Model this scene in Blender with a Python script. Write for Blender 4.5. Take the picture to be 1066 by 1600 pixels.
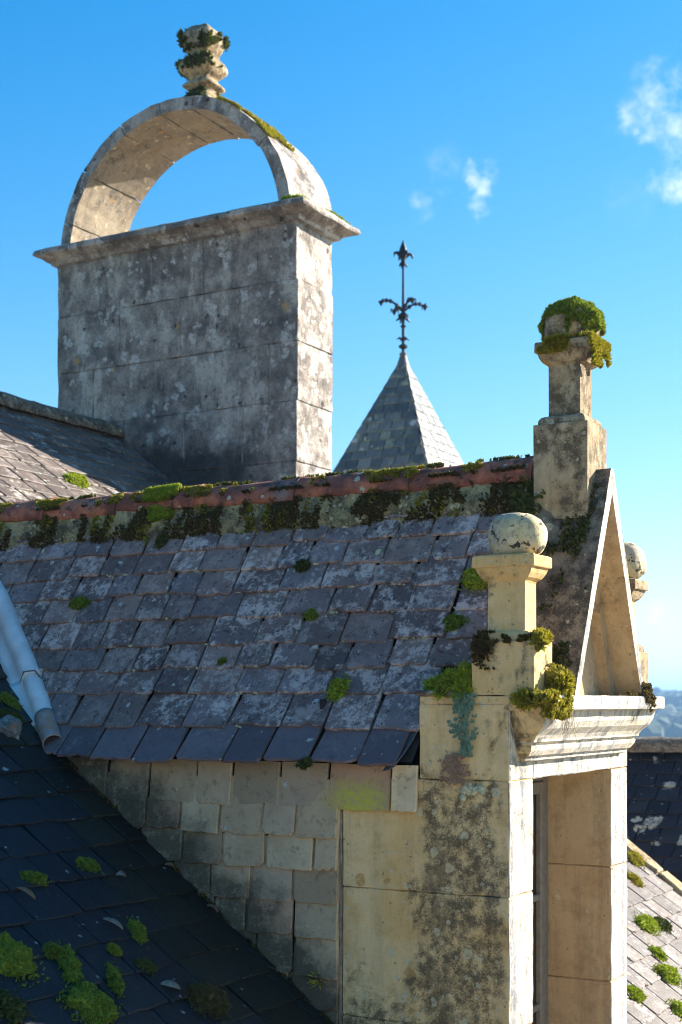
import bpy, bmesh, math, random
from mathutils import Vector, Matrix, noise
R = math.radians
rnd = random.Random(7)
scene = bpy.context.scene
for o in list(bpy.data.objects):
    bpy.data.objects.remove(o)

# ------------------------------------------------------------------ camera
# frame: x = dormer axis (towards its front), y = along the main ridge, z up, z = 0 at eye level
TH = math.atan(1247 / 2222)
CAM = Vector((2.1626, -5.2079, 0.0))
FWD = Vector((-math.sin(TH), math.cos(TH), 0)); RGT = Vector((math.cos(TH), math.sin(TH), 0))
cd = bpy.data.cameras.new('camera'); cam = bpy.data.objects.new('camera', cd)
scene.collection.objects.link(cam); scene.camera = cam
cam.location = CAM
cam.rotation_euler = (R(90), 0, TH)
cd.sensor_fit = 'HORIZONTAL'; cd.sensor_width = 24.0; cd.lens = 24.0 * 2222 / 1066
cd.shift_y = 300 / 1066
cd.clip_start = 0.1; cd.clip_end = 6000
cd.dof.use_dof = True; cd.dof.focus_distance = 5.9; cd.dof.aperture_fstop = 4.0

# ------------------------------------------------------------------ sky and sun
SUN_E, SUN_A = 25.0, 53.0            # elevation; azimuth from +x towards +y
w = bpy.data.worlds.new('World'); scene.world = w; w.use_nodes = True
wt = w.node_tree; wt.nodes.clear()
sky = wt.nodes.new('ShaderNodeTexSky'); sky.sky_type = 'NISHITA'; sky.sun_disc = False
sky.sun_elevation = R(SUN_E); sky.sun_rotation = R(90 - SUN_A)
sky.altitude = 200; sky.air_density = 1.0; sky.dust_density = 0.08; sky.ozone_density = 3.0
hsv = wt.nodes.new('ShaderNodeHueSaturation'); hsv.inputs['Saturation'].default_value = 1.42
gam = wt.nodes.new('ShaderNodeGamma'); gam.inputs['Gamma'].default_value = 1.25      # deep polarised-looking blue, bright horizon
scl = wt.nodes.new('ShaderNodeVectorMath'); scl.operation = 'SCALE'; scl.inputs['Scale'].default_value = 0.53
wt.links.new(sky.outputs[0], gam.inputs['Color']); wt.links.new(gam.outputs[0], scl.inputs[0]); 
cmp1 = wt.nodes.new('ShaderNodeVectorMath'); cmp1.operation = 'MULTIPLY_ADD'; cmp1.inputs[1].default_value = (.20, .20, .20); cmp1.inputs[2].default_value = (1, 1, 1)
cmp2 = wt.nodes.new('ShaderNodeVectorMath'); cmp2.operation = 'DIVIDE'          # soft shoulder: the sky never blows out
wt.links.new(scl.outputs[0], cmp1.inputs[0]); wt.links.new(scl.outputs[0], cmp2.inputs[0]); wt.links.new(cmp1.outputs[0], cmp2.inputs[1])
wt.links.new(cmp2.outputs[0], hsv.inputs['Color'])
bg = wt.nodes.new('ShaderNodeBackground'); bg.inputs['Strength'].default_value = 0.15
wout = wt.nodes.new('ShaderNodeOutputWorld')
wt.links.new(bg.outputs[0], wout.inputs[0])
SKY_COL = hsv.outputs[0]

sd = bpy.data.lights.new('sun', 'SUN'); sd.energy = 5.0; sd.angle = R(0.53); sd.color = (1.0, 0.93, 0.82)
sun = bpy.data.objects.new('sun', sd); scene.collection.objects.link(sun)
SDIR = Vector((math.cos(R(SUN_E)) * math.cos(R(SUN_A)), math.cos(R(SUN_E)) * math.sin(R(SUN_A)), math.sin(R(SUN_E))))
sun.rotation_euler = SDIR.to_track_quat('Z', 'Y').to_euler()
sun.location = SDIR * 40

vs = scene.view_settings
vs.view_transform = 'Standard'; vs.look = 'None'; vs.gamma = 1.0; vs.exposure = 1.75
vs.use_curve_mapping = False
scene.cycles.filter_width = 1.0          # crisp pixels
scene.cycles.use_denoising = True
scene.cycles.sample_clamp_indirect = 4.0

def pdir(x, y):
    return (FWD + RGT * ((x - 533) / 2222) + Vector((0, 0, 1)) * ((1100 - y) / 2222)).normalized()
def proj(p):
    q = Vector(p) - CAM; d = q.dot(FWD)
    if d < 0.2: return (-9999, -9999, d)
    return (533 + 2222 * q.dot(RGT) / d, 1100 - 2222 * q.z / d, d)

# clouds: small wisps of the open sky, given by their direction on the sky dome
def build_clouds():
    N, L = wt.nodes, wt.links
    tc = N.new('ShaderNodeTexCoord')
    nz = N.new('ShaderNodeTexNoise'); nz.inputs['Scale'].default_value = 45; nz.inputs['Detail'].default_value = 6
    nz.inputs['Roughness'].default_value = 0.62
    L.new(tc.outputs['Generated'], nz.inputs['Vector'])
    sb = N.new('ShaderNodeVectorMath'); sb.operation = 'SUBTRACT'; sb.inputs[1].default_value = (.5, .5, .5)
    L.new(nz.outputs['Color'], sb.inputs[0])
    sc_ = N.new('ShaderNodeVectorMath'); sc_.operation = 'SCALE'; sc_.inputs['Scale'].default_value = 0.05
    L.new(sb.outputs[0], sc_.inputs[0])
    ad = N.new('ShaderNodeVectorMath'); ad.operation = 'ADD'
    L.new(tc.outputs['Generated'], ad.inputs[0]); L.new(sc_.outputs[0], ad.inputs[1])
    tot = None
    for x, y, r, a in [(1030, 150, 36, .55), (1000, 185, 22, .5), (1045, 190, 26, .5), (745, 294, 22, .8), (1058, 285, 26, .8),
                       (1015, 275, 14, .3), (662, 318, 17, .25), (695, 250, 24, .12), (1018, 968, 17, .95), (1000, 972, 10, .6),
                       (1036, 1012, 9, .6), (1030, 1052, 15, .8), (985, 300, 30, .1), (1130, 240, 60, .6),
                       (1250, 420, 60, .6), (-160, 260, 70, .5), (1180, 700, 40, .6), (500, -160, 60, .4), (-300, 700, 60, .5)]:
        d = pdir(x, y)
        ds = N.new('ShaderNodeVectorMath'); ds.operation = 'DISTANCE'
        L.new(ad.outputs[0], ds.inputs[0]); ds.inputs[1].default_value = d
        mr = N.new('ShaderNodeMapRange'); mr.interpolation_type = 'SMOOTHSTEP'
        mr.inputs['From Min'].default_value = r / 2222 * 1.7; mr.inputs['From Max'].default_value = r / 2222 * 0.1
        mr.inputs['To Min'].default_value = 0; mr.inputs['To Max'].default_value = a
        L.new(ds.outputs['Value'], mr.inputs['Value'])
        if tot is None: tot = mr.outputs[0]
        else:
            m = N.new('ShaderNodeMath'); m.operation = 'MAXIMUM'
            L.new(tot, m.inputs[0]); L.new(mr.outputs[0], m.inputs[1]); tot = m.outputs[0]
    n2 = N.new('ShaderNodeTexNoise'); n2.inputs['Scale'].default_value = 60; n2.inputs['Detail'].default_value = 7; n2.inputs['Roughness'].default_value = .6
    L.new(tc.outputs['Generated'], n2.inputs['Vector'])
    m2 = N.new('ShaderNodeMapRange'); m2.inputs['From Min'].default_value = .36; m2.inputs['From Max'].default_value = .66; L.new(n2.outputs['Fac'], m2.inputs['Value'])
    m3 = N.new('ShaderNodeMath'); m3.operation = 'MULTIPLY'; L.new(tot, m3.inputs[0]); L.new(m2.outputs[0], m3.inputs[1]); tot = m3.outputs[0]
    mx = N.new('ShaderNodeMix'); mx.data_type = 'RGBA'
    L.new(tot, mx.inputs['Factor']); L.new(SKY_COL, mx.inputs['A']); mx.inputs['B'].default_value = (2.9, 3.0, 3.15, 1)
    L.new(mx.outputs['Result'], bg.inputs['Color'])
build_clouds()

# ------------------------------------------------------------------ helpers: objects
C = scene.collection
def tag(o, label=None, cat=None, group=None, kind=None):
    if label: o['label'] = label
    if cat: o['category'] = cat
    if group: o['group'] = group
    if kind: o['kind'] = kind
    return o
def empty(name, loc, label, cat, group=None):
    o = bpy.data.objects.new(name, None); C.objects.link(o); o.location = loc
    o.empty_display_size = 0.2
    return tag(o, label, cat, group)
def mesh(name, vs_, fs, mat, smooth=False):
    me = bpy.data.meshes.new(name); me.from_pydata([tuple(v) for v in vs_], [], fs)
    if isinstance(mat, (list, tuple)):
        for m in mat: me.materials.append(m)
    elif mat: me.materials.append(mat)
    if smooth: me.polygons.foreach_set('use_smooth', [True] * len(me.polygons))
    me.update()
    return me
def put(name, me, parent=None, mw=None):
    o = bpy.data.objects.new(name, me); C.objects.link(o)
    if parent: o.parent = parent; o.matrix_parent_inverse = pinv(parent)
    if mw is not None: o.matrix_basis = mw
    return o
_inv = {}
def pinv(p):
    if p.name not in _inv:
        m = Matrix.Translation(p.location) if p.type == 'EMPTY' else Matrix.Identity(4)
        _inv[p.name] = m.inverted()
    return _inv[p.name]
def build(name, vs_, fs, mat, parent=None, smooth=False):
    return put(name, mesh(name, vs_, fs, mat, smooth), parent)

def fbm(p, s, o=3):
    return noise.fractal(Vector(p) * s, 1.0, 2.0, o)

def rough_box(x0, x1, y0, y1, z0, z1, seg=0.08, bev=0.006, amp=0.002, fs=9.0, seed=0.0, wear=0.0):
    """box with edge loops, rounded arrises and weathered faces"""
    def ax(a, b):
        n = max(1, int(round((b - a) / seg)))
        t = [a, a + bev] + [a + (b - a) * i / n for i in range(1, n)] + [b - bev, b]
        return t
    A = [ax(x0, x1), ax(y0, y1), ax(z0, z1)]
    idx = {}; V = []; F = []
    n = [len(a) for a in A]
    def vid(i, j, k):
        if (i, j, k) in idx: return idx[(i, j, k)]
        p = [A[0][i], A[1][j], A[2][k]]
        e = [(i == 0) - (i == n[0] - 1), (j == 0) - (j == n[1] - 1), (k == 0) - (k == n[2] - 1)]
        ne = sum(abs(q) for q in e)
        if ne >= 2:
            q0 = Vector((p[0] + seed, p[1], p[2]))
            pull = bev * (0.45 if ne == 2 else 0.6) + max(0, noise.noise(q0 * 7)) * wear
            for a in range(3): p[a] += e[a] * pull
        q = Vector(p) + Vector((seed, seed * .7, 0))
        d = noise.noise_vector(q * fs) * amp + noise.noise_vector(q * fs * 3.1) * amp * .5
        idx[(i, j, k)] = len(V); V.append((p[0] + d.x, p[1] + d.y, p[2] + d.z))
        return idx[(i, j, k)]
    for k in (0, n[2] - 1):
        for i in range(n[0] - 1):
            for j in range(n[1] - 1):
                f = [vid(i, j, k), vid(i, j + 1, k), vid(i + 1, j + 1, k), vid(i + 1, j, k)]
                F.append(f if k == 0 else f[::-1])
    for j in (0, n[1] - 1):
        for i in range(n[0] - 1):
            for k in range(n[2] - 1):
                f = [vid(i, j, k), vid(i + 1, j, k), vid(i + 1, j, k + 1), vid(i, j, k + 1)]
                F.append(f if j == 0 else f[::-1])
    for i in (0, n[0] - 1):
        for j in range(n[1] - 1):
            for k in range(n[2] - 1):
                f = [vid(i, j, k), vid(i, j, k + 1), vid(i, j + 1, k + 1), vid(i, j + 1, k)]
                F.append(f if i == 0 else f[::-1])
    return V, F

def loft(rects, seg=0.05, amp=0.0015, fs=12.0, seed=0.0, wear=0.0):
    """stack of rectangles (x0,x1,y0,y1,z) joined into a closed moulded body"""
    V = []; F = []
    X = rects[0]; wmax = max(r[1] - r[0] for r in rects); dmax = max(r[3] - r[2] for r in rects)
    nx = max(1, int(wmax / seg)); ny = max(1, int(dmax / seg))
    m = 2 * (nx + ny)
    for (x0, x1, y0, y1, z) in rects:
        ring = [(x0 + (x1 - x0) * i / nx, y0) for i in range(nx)] + [(x1, y0 + (y1 - y0) * i / ny) for i in range(ny)] + \
               [(x1 - (x1 - x0) * i / nx, y1) for i in range(nx)] + [(x0, y1 - (y1 - y0) * i / ny) for i in range(ny)]
        for (x, y) in ring:
            q = Vector((x + seed, y + seed, z))
            d = noise.noise_vector(q * fs) * amp + noise.noise_vector(q * fs * 3) * amp * .5
            if wear:
                cxx, cyy = (x0 + x1) / 2, (y0 + y1) / 2
                k = max(0, noise.noise(q * 8 + Vector((3, 1, 7))) - .1) * wear
                d += Vector((cxx - x, cyy - y, 0)).normalized() * k
            V.append((x + d.x, y + d.y, z + d.z))
    for r in range(len(rects) - 1):
        for i in range(m):
            a, b = r * m + i, r * m + (i + 1) % m
            F.append((a, b, b + m, a + m))
    for r, flip in ((0, True), (len(rects) - 1, False)):
        x0, x1, y0, y1, z = rects[r]
        c = len(V); V.append(((x0 + x1) / 2, (y0 + y1) / 2, z))
        for i in range(m):
            a, b = r * m + i, r * m + (i + 1) % m
            F.append((b, a, c) if flip else (a, b, c))
    return V, F

def tube(pts, rad, n=8, closed=True):
    """tube along points with a radius each"""
    V = []; F = []
    pts = [Vector(p) for p in pts]
    if not hasattr(rad, '__len__'): rad = [rad] * len(pts)
    ref = Vector((0.31, 0.2, 0.93))
    for i, p in enumerate(pts):
        t = (pts[min(i + 1, len(pts) - 1)] - pts[max(i - 1, 0)]).normalized()
        a = t.cross(ref)
        if a.length < .05: a = t.cross(Vector((1, 0, 0)))
        a.normalize(); b = t.cross(a)
        for k in range(n):
            an = 2 * math.pi * k / n
            V.append(p + (a * math.cos(an) + b * math.sin(an)) * rad[i])
    for i in range(len(pts) - 1):
        for k in range(n):
            F.append((i * n + k, i * n + (k + 1) % n, (i + 1) * n + (k + 1) % n, (i + 1) * n + k))
    F.append(tuple(range(n))[::-1]); F.append(tuple(range((len(pts) - 1) * n, len(pts) * n)))
    return V, F

def lathe(prof, cx, cy, n=20, amp=0.0, fs=10, sq=0.0):
    V = []; F = []
    for r, z in prof:
        for k in range(n):
            a = 2 * math.pi * k / n
            p = Vector((cx + r * math.cos(a), cy + r * math.sin(a), z))
            if amp: p += noise.noise_vector(p * fs) * amp
            V.append(p)
    for i in range(len(prof) - 1):
        for k in range(n):
            F.append((i * n + k, i * n + (k + 1) % n, (i + 1) * n + (k + 1) % n, (i + 1) * n + k))
    F.append(tuple(range(n))[::-1]); F.append(tuple(range((len(prof) - 1) * n, len(prof) * n)))
    return V, F

def join(*vf):
    V = []; F = []
    for v, f in vf:
        o = len(V); V += [tuple(q) for q in v]; F += [tuple(i + o for i in g) for g in f]
    return V, F

# ------------------------------------------------------------------ helpers: materials
class Mat:
    def __init__(s, name, rough=0.9):
        s.m = bpy.data.materials.new(name); s.m.use_nodes = True
        s.t = s.m.node_tree; s.N = s.t.nodes; s.L = s.t.links
        s.b = s.N['Principled BSDF']; s.b.inputs['Roughness'].default_value = rough
        s.out = s.N['Material Output']
        g = s.N.new('ShaderNodeNewGeometry'); s.geo = g; s.P = g.outputs['Position']
    def inp(s, sock, v):
        if hasattr(v, 'is_linked') or hasattr(v, 'links'): s.L.new(v, sock)
        elif v is not None:
            if hasattr(sock.default_value, '__len__') and len(sock.default_value) == 4 and len(v) == 3: v = (*v, 1)
            sock.default_value = v
    def math(s, op, a, b=None, clamp=False):
        n = s.N.new('ShaderNodeMath'); n.operation = op; n.use_clamp = clamp
        s.inp(n.inputs[0], a)
        if b is not None: s.inp(n.inputs[1], b)
        return n.outputs[0]
    def vec(s, op, a, b=None, scale=None):
        n = s.N.new('ShaderNodeVectorMath'); n.operation = op
        s.inp(n.inputs[0], a)
        if b is not None: s.inp(n.inputs[1], b)
        if scale is not None: s.inp(n.inputs['Scale'], scale)
        return n.outputs['Value'] if op in ('DISTANCE', 'LENGTH', 'DOT_PRODUCT') else n.outputs[0]
    def noise(s, scale, detail=5, rough=.6, vec=None, col=False, dist=0):
        n = s.N.new('ShaderNodeTexNoise'); n.inputs['Scale'].default_value = scale
        n.inputs['Detail'].default_value = detail; n.inputs['Roughness'].default_value = rough
        n.inputs['Distortion'].default_value = dist
        s.L.new(vec or s.P, n.inputs['Vector'])
        return n.outputs['Color'] if col else n.outputs['Fac']
    def vor(s, scale, vec=None, out='Distance', feat='F1'):
        n = s.N.new('ShaderNodeTexVoronoi'); n.feature = feat; n.inputs['Scale'].default_value = scale
        s.L.new(vec or s.P, n.inputs['Vector'])
        return n.outputs[out]
    def mr(s, v, a, b, c=0.0, d=1.0, smooth=True):
        n = s.N.new('ShaderNodeMapRange'); n.interpolation_type = 'SMOOTHSTEP' if smooth else 'LINEAR'
        s.inp(n.inputs['Value'], v)
        for k, q in zip(('From Min', 'From Max', 'To Min', 'To Max'), (a, b, c, d)): s.inp(n.inputs[k], q)
        return n.outputs[0]
    def mix(s, f, a, b, mode='MIX'):
        n = s.N.new('ShaderNodeMix'); n.data_type = 'RGBA'; n.blend_type = mode
        s.inp(n.inputs['Factor'], f); s.inp(n.inputs['A'], a); s.inp(n.inputs['B'], b)
        return n.outputs['Result']
    def ramp(s, f, stops, const=False):
        n = s.N.new('ShaderNodeValToRGB'); cr = n.color_ramp
        if const: cr.interpolation = 'CONSTANT'
        while len(cr.elements) < len(stops): cr.elements.new(0.5)
        for e, (p, c) in zip(cr.elements, stops): e.position = p; e.color = (*c, 1)
        s.L.new(f, n.inputs['Fac'])
        return n.outputs['Color']
    def sep(s, v=None):
        n = s.N.new('ShaderNodeSeparateXYZ'); s.L.new(v or s.P, n.inputs[0]); return n.outputs
    def rand(s):
        return s.N.new('ShaderNodeObjectInfo').outputs['Random']
    def attr(s, name):
        n = s.N.new('ShaderNodeAttribute'); n.attribute_name = name; return n.outputs['Fac']
    def discs(s, scale, r, keep, warp=.02, wscale=30, vec=None, jit=0.5):
        """round lichen blotches: a share `keep` of voronoi cells, radius about r (in cell units)"""
        nz = s.noise(wscale, 4, .65, vec, col=True)
        v2 = s.vec('ADD', vec or s.P, s.vec('SCALE', s.vec('SUBTRACT', nz, (.5, .5, .5)), scale=warp * 2))
        n = s.N.new('ShaderNodeTexVoronoi'); n.inputs['Scale'].default_value = scale; s.L.new(v2, n.inputs['Vector'])
        sp = s.N.new('ShaderNodeSeparateColor'); s.L.new(n.outputs['Color'], sp.inputs[0])
        sel = s.math('LESS_THAN', sp.outputs[0], keep)
        rr = s.math('MULTIPLY_ADD', sp.outputs[1], r * jit); s.N[rr.node.name].inputs[2].default_value = r * (1 - jit)
        d = s.mr(s.math('DIVIDE', n.outputs['Distance'], rr), 1.0, .78)
        return s.math('MULTIPLY', d, sel)
    def bump(s, h, strength=.5, dist=.01):
        n = s.N.new('ShaderNodeBump'); n.inputs['Strength'].default_value = strength; n.inputs['Distance'].default_value = dist
        s.L.new(h, n.inputs['Height']); s.L.new(n.outputs[0], s.b.inputs['Normal'])
    def col(s, c):
        s.inp(s.b.inputs['Base Color'], c); return s
    def done(s): return s.m

def m_limestone(name, base=(.73, .48, .175), pale=(.80, .62, .32), dark=(.07, .048, .024), lo=.46, hi=.62, zone=None,
                pale_keep=.25, orange=.06, low=1.6, speck=.5, streak=.35):
    """warm cream limestone: mottle, dark crustose lichen, pale and orange rosettes"""
    s = Mat(name, .92)
    c = s.mix(s.mr(s.noise(2.6, 7, .65), .36, .64), base, pale)
    c = s.mix(s.mr(s.noise(9, 7, .7), .46, .70, 0, .55), c, tuple(q * w_ for q, w_ in zip(base, (.62, .56, .46))))
    c = s.mix(s.mr(s.noise(1.3, 4, .6), .45, .75, 0, .45), c, (base[0] * 1.02, base[1] * .92, base[2] * .62))
    # dark lichen crust, broken up by a fine speckle so that the stone shows through
    a = s.noise(low * 3, 5, .62); b = s.noise(21, 9, .75)
    k = s.math('ADD', s.math('MULTIPLY', a, .6), s.math('MULTIPLY', b, .4))
    if zone: k = s.math('ADD', k, zone(s))
    dk = s.mr(k, lo, hi)
    fine = s.mr(s.math('ADD', s.math('MULTIPLY', s.noise(19, 6, .7), .6), s.math('MULTIPLY', s.noise(120, 6, .8), .4)), .40, .56)
    thick = s.mr(k, hi - .02, hi + .10)
    dk = s.math('MULTIPLY', dk, s.math('MAXIMUM', fine, s.math('MULTIPLY', thick, .8)))
    c = s.mix(s.math('MULTIPLY', dk, .88), c, dark)
    run = s.noise(1.0, 7, .72, s.vec('MULTIPLY', s.P, (13, 13, 1.1)))
    c = s.mix(s.math('MULTIPLY', s.mr(run, .47, .60, 0, streak), s.mr(s.noise(48, 6, .75), .34, .6, .35, 1)), c, tuple(q * w_ for q, w_ in zip(dark, (2.2, 2.4, 3.0))))
    pit = s.discs(55, .34, .22, .012, 50, None, .7)
    c = s.mix(s.math('MULTIPLY', pit, .55), c, tuple(q * .25 for q in base))
    grain = s.noise(110, 6, .85)
    c = s.mix(s.mr(grain, .55, .70, 0, speck), c, tuple(q * .28 for q in base))
    c = s.mix(s.mr(grain, .45, .30, 0, speck * .6), c, pale)
    d1 = s.discs(15, .40, pale_keep, .02, 26)
    c = s.mix(s.math('MULTIPLY', d1, s.mr(s.noise(60, 5, .75), .34, .58, .15, .85)), c, (.66, .56, .33))
    d2 = s.discs(9, .3, orange, .02, 26)
    c = s.mix(s.math('MULTIPLY', d2, s.mr(s.noise(50, 5, .75), .34, .58, .2, .8)), c, (.50, .25, .06))
    d4 = s.discs(34, .36, pale_keep * .8, .012, 40)
    c = s.mix(s.math('MULTIPLY', d4, .55), c, (.62, .55, .36))
    s.col(c)
    h = s.math('ADD', s.math('MULTIPLY', s.noise(32, 9, .72), .6), s.math('MULTIPLY', grain, .35))
    h = s.math('ADD', h, s.math('MULTIPLY', d1, .1))
    h = s.math('SUBTRACT', h, s.math('MULTIPLY', pit, .3))
    s.bump(h, .9, .016)
    return s.done()

def m_greystone(name, foot=True):
    s = Mat(name, .93)
    c = s.ramp(s.noise(4.5, 9, .74), [(.30, (.075, .06, .05)), (.43, (.19, .155, .13)), (.53, (.32, .265, .22)), (.64, (.50, .43, .36)), (.78, (.66, .58, .49))])
    st = s.vec('MULTIPLY', s.P, (2.0, 2.0, .75))
    c = s.mix(s.mr(s.noise(1.5, 8, .72, st), .50, .62, 0, .8), c, (.60, .52, .43))
    c = s.mix(s.mr(s.noise(2.1, 6, .7), .52, .64, 0, .6), c, (.10, .088, .085))
    patch_ = s.mr(s.noise(1.1, 3, .5), .42, .56)
    bl = s.discs(6.5, .55, .5, .09, 12)
    rag = s.mr(s.noise(28, 7, .75), .38, .56, .1, 1)
    c = s.mix(s.math('MULTIPLY', s.math('MULTIPLY', bl, patch_), s.math('MULTIPLY', rag, .85)), c, (.66, .61, .55))
    bl2 = s.discs(15, .46, .5, .04, 26)
    c = s.mix(s.math('MULTIPLY', s.math('MULTIPLY', bl2, s.mr(s.noise(1.7, 3, .5), .42, .58)), s.math('MULTIPLY', rag, .9)), c, (.68, .63, .56))
    c = s.mix(s.math('MULTIPLY', s.discs(4.5, .28, .2, .05, 16), s.math('MULTIPLY', rag, .8)), c, (.52, .31, .08))
    c = s.mix(s.math('MULTIPLY', s.discs(9, .3, .2, .03, 26), .85), c, (.022, .02, .02))
    c = s.mix(s.mr(s.noise(52, 8, .8), .52, .64, 0, .8), c, (.045, .04, .038))
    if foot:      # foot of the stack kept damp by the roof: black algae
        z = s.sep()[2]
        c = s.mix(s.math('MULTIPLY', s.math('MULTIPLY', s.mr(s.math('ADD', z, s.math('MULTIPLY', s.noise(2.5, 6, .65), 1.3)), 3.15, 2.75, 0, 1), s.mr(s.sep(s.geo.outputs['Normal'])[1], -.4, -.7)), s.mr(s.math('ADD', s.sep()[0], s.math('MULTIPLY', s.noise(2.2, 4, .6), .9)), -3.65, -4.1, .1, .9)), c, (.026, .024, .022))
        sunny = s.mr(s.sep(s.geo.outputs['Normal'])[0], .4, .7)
        c = s.mix(s.math('MULTIPLY', sunny, s.mr(s.noise(5, 8, .75), .44, .58, 0, .8)), c, (.62, .57, .50))  # sun-facing side made paler in the colour, as lit stone with lichen
    s.col(c)
    s.bump(s.math('ADD', s.noise(14, 9, .75), s.math('MULTIPLY', s.noise(70, 4, .7), .5)), 1.0, .03)
    return s.done()

def m_slate(name, stops, lichen=(.44, .40, .38), lk=(.47, .63), rough=.55, attr=False, pale=.28, yellow=.05, dirt=.5, fine=1.0, lamt=.75, dotk=.07, spec=.5, blotch=0, algae=False):
    s = Mat(name, rough)
    r = s.attr('rnd') if attr else s.rand()
    off = s.vec('SCALE', (1.0, .63, .37), scale=s.math('MULTIPLY', r, 40.0))
    P = s.vec('ADD', s.P, off)
    c = s.ramp(r, stops)
    c = s.mix(s.mr(s.noise(5, 4, .6, P), .35, .7, 0, .5), c, stops[0][1])
    st = s.vec('MULTIPLY', P, (1, 1, 1))
    m = s.mr(s.math('ADD', s.math('MULTIPLY', s.noise(8 * fine, 5, .65, st), .45), s.math('MULTIPLY', s.noise(30 * fine, 9, .8, st), .55)), lk[0], lk[1])
    r2 = s.math('FRACT', s.math('MULTIPLY', r, 17.3))
    m = s.math('MULTIPLY', m, s.mr(r2, .0, .9, .2, 1.0))
    c = s.mix(s.mr(s.math('FRACT', s.math('MULTIPLY', r, 41.7)), .55, 1.0, 0, .45), c, tuple(q * .45 for q in stops[0][1]))
    c = s.mix(s.math('MULTIPLY', m, lamt), c, lichen)
    c = s.mix(s.mr(s.noise(26 * fine, 8, .78, P), .52, .66, 0, dirt), c, tuple(q * .35 for q in stops[0][1]))
    d = s.discs(22 * fine, .36, pale * .45, .024, 40, P, .7)
    c = s.mix(s.math('MULTIPLY', d, .8), c, (.5, .49, .42))
    d3 = s.discs(40 * fine, .36, dotk, .014, 60, P, .8)
    c = s.mix(s.math('MULTIPLY', d3, .7), c, (.46, .45, .42))
    d2 = s.discs(12 * fine, .22, yellow, .014, 40, P)
    c = s.mix(s.math('MULTIPLY', d2, .9), c, (.55, .52, .24))
    if algae:
        xyz = s.sep()
        hg = s.math('ADD', s.math('ADD', xyz[2], s.math('MULTIPLY', xyz[0], .751)), 1.957)
        hg = s.math('ADD', hg, s.math('MULTIPLY', s.math('SUBTRACT', s.noise(4, 6, .7), .5), .75))
        crust = s.math('MULTIPLY', s.mr(hg, .40, .14), s.mr(s.math('ADD', s.math('MULTIPLY', s.noise(15, 7, .75), .6), s.math('MULTIPLY', s.noise(80, 5, .8), .4)), .36, .52, .45, 1))
        c = s.mix(s.math('MULTIPLY', crust, .92), c, (.055, .042, .02))      # splash-zone algae along the foot of the cheek
        ad = s.vec('LENGTH', s.vec('MULTIPLY', s.vec('SUBTRACT', s.vec('ADD', s.P, s.vec('SCALE', s.vec('SUBTRACT', s.noise(14, 5, .7, col=True), (.5, .5, .5)), scale=.14)), (-.66, -.01, -.40)), (.62, 1, 1.1)))
        c = s.mix(s.math('MULTIPLY', s.mr(ad, .13, .03, 0, .9), s.mr(s.noise(40, 6, .75), .36, .56, .15, 1)), c, (.52, .48, .03))
    if blotch:
        bd = s.discs(blotch, .46, .8, .07, 12, None, .6)
        c = s.mix(s.math('MULTIPLY', bd, s.mr(s.noise(16, 6, .7), .36, .56, .1, .9)), c, (.50, .51, .40))
    s.col(c)
    s.inp(s.b.inputs['Roughness'], s.math('ADD', s.math('MULTIPLY', m, .3), rough))
    s.b.inputs['Specular IOR Level'].default_value = spec
    h = s.math('ADD', s.noise(14, 7, .65, P), s.math('MULTIPLY', s.noise(80, 4, .7, P), .35))
    s.bump(h, .9, .010)
    return s.done()

def m_moss(name, a=(.03, .055, .006), b=(.15, .22, .015), c_=(.36, .40, .04)):
    s = Mat(name, .9)
    r = s.rand()
    n = s.noise(55, 4, .7)
    c = s.ramp(n, [(.3, a), (.5, b), (.72, c_)])
    c = s.mix(s.mr(s.noise(9, 3, .6), .55, .75, 0, .45), c, (.16, .10, .03))
    c = s.mix(s.math('MULTIPLY', r, .35), c, c_)
    s.col(c)
    tr = s.N.new('ShaderNodeBsdfTranslucent'); s.L.new(c, tr.inputs['Color'])
    mx = s.N.new('ShaderNodeMixShader'); mx.inputs[0].default_value = .28
    s.L.new(s.b.outputs[0], mx.inputs[1]); s.L.new(tr.outputs[0], mx.inputs[2]); s.L.new(mx.outputs[0], s.out.inputs[0])
    return s.done()

def m_plain(name, col, rough=.8, metal=0, n=(20, .25), bump=.3, col2=None):
    s = Mat(name, rough)
    c2 = col2 or tuple(q * .55 for q in col)
    c = s.mix(s.mr(s.noise(n[0], 6, .65), .35, .7), c2, col)
    s.col(c); s.b.inputs['Metallic'].default_value = metal
    s.bump(s.noise(n[0] * 2.5, 5, .6), bump, .006)
    return s.done()

def cheek_zone(s):
    x, y, z = s.sep()[:3]
    wob = s.math('MULTIPLY', s.math('SUBTRACT', s.noise(3.5, 4, .6), .5), .35)
    a = s.mr(s.math('ADD', x, wob), -.50, -.30)
    b = s.mr(s.math('ADD', z, wob), -.20, -.42)
    a2 = s.mr(s.math('ADD', x, wob), .03, -.08)
    low = s.mr(s.math('ADD', z, wob), -1.0, -1.35, 0, .75)
    k = s.math('MAXIMUM', s.math('MULTIPLY', s.math('MULTIPLY', a, b), a2), s.math('MULTIPLY', low, a2))
    return s.math('MULTIPLY_ADD', k, .20) if False else s.math('SUBTRACT', s.math('MULTIPLY', k, .22), .10)
def dark_zone(s):
    z = s.sep()[2]
    return s.mr(z, .75, 1.25, .0, .045)

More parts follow.
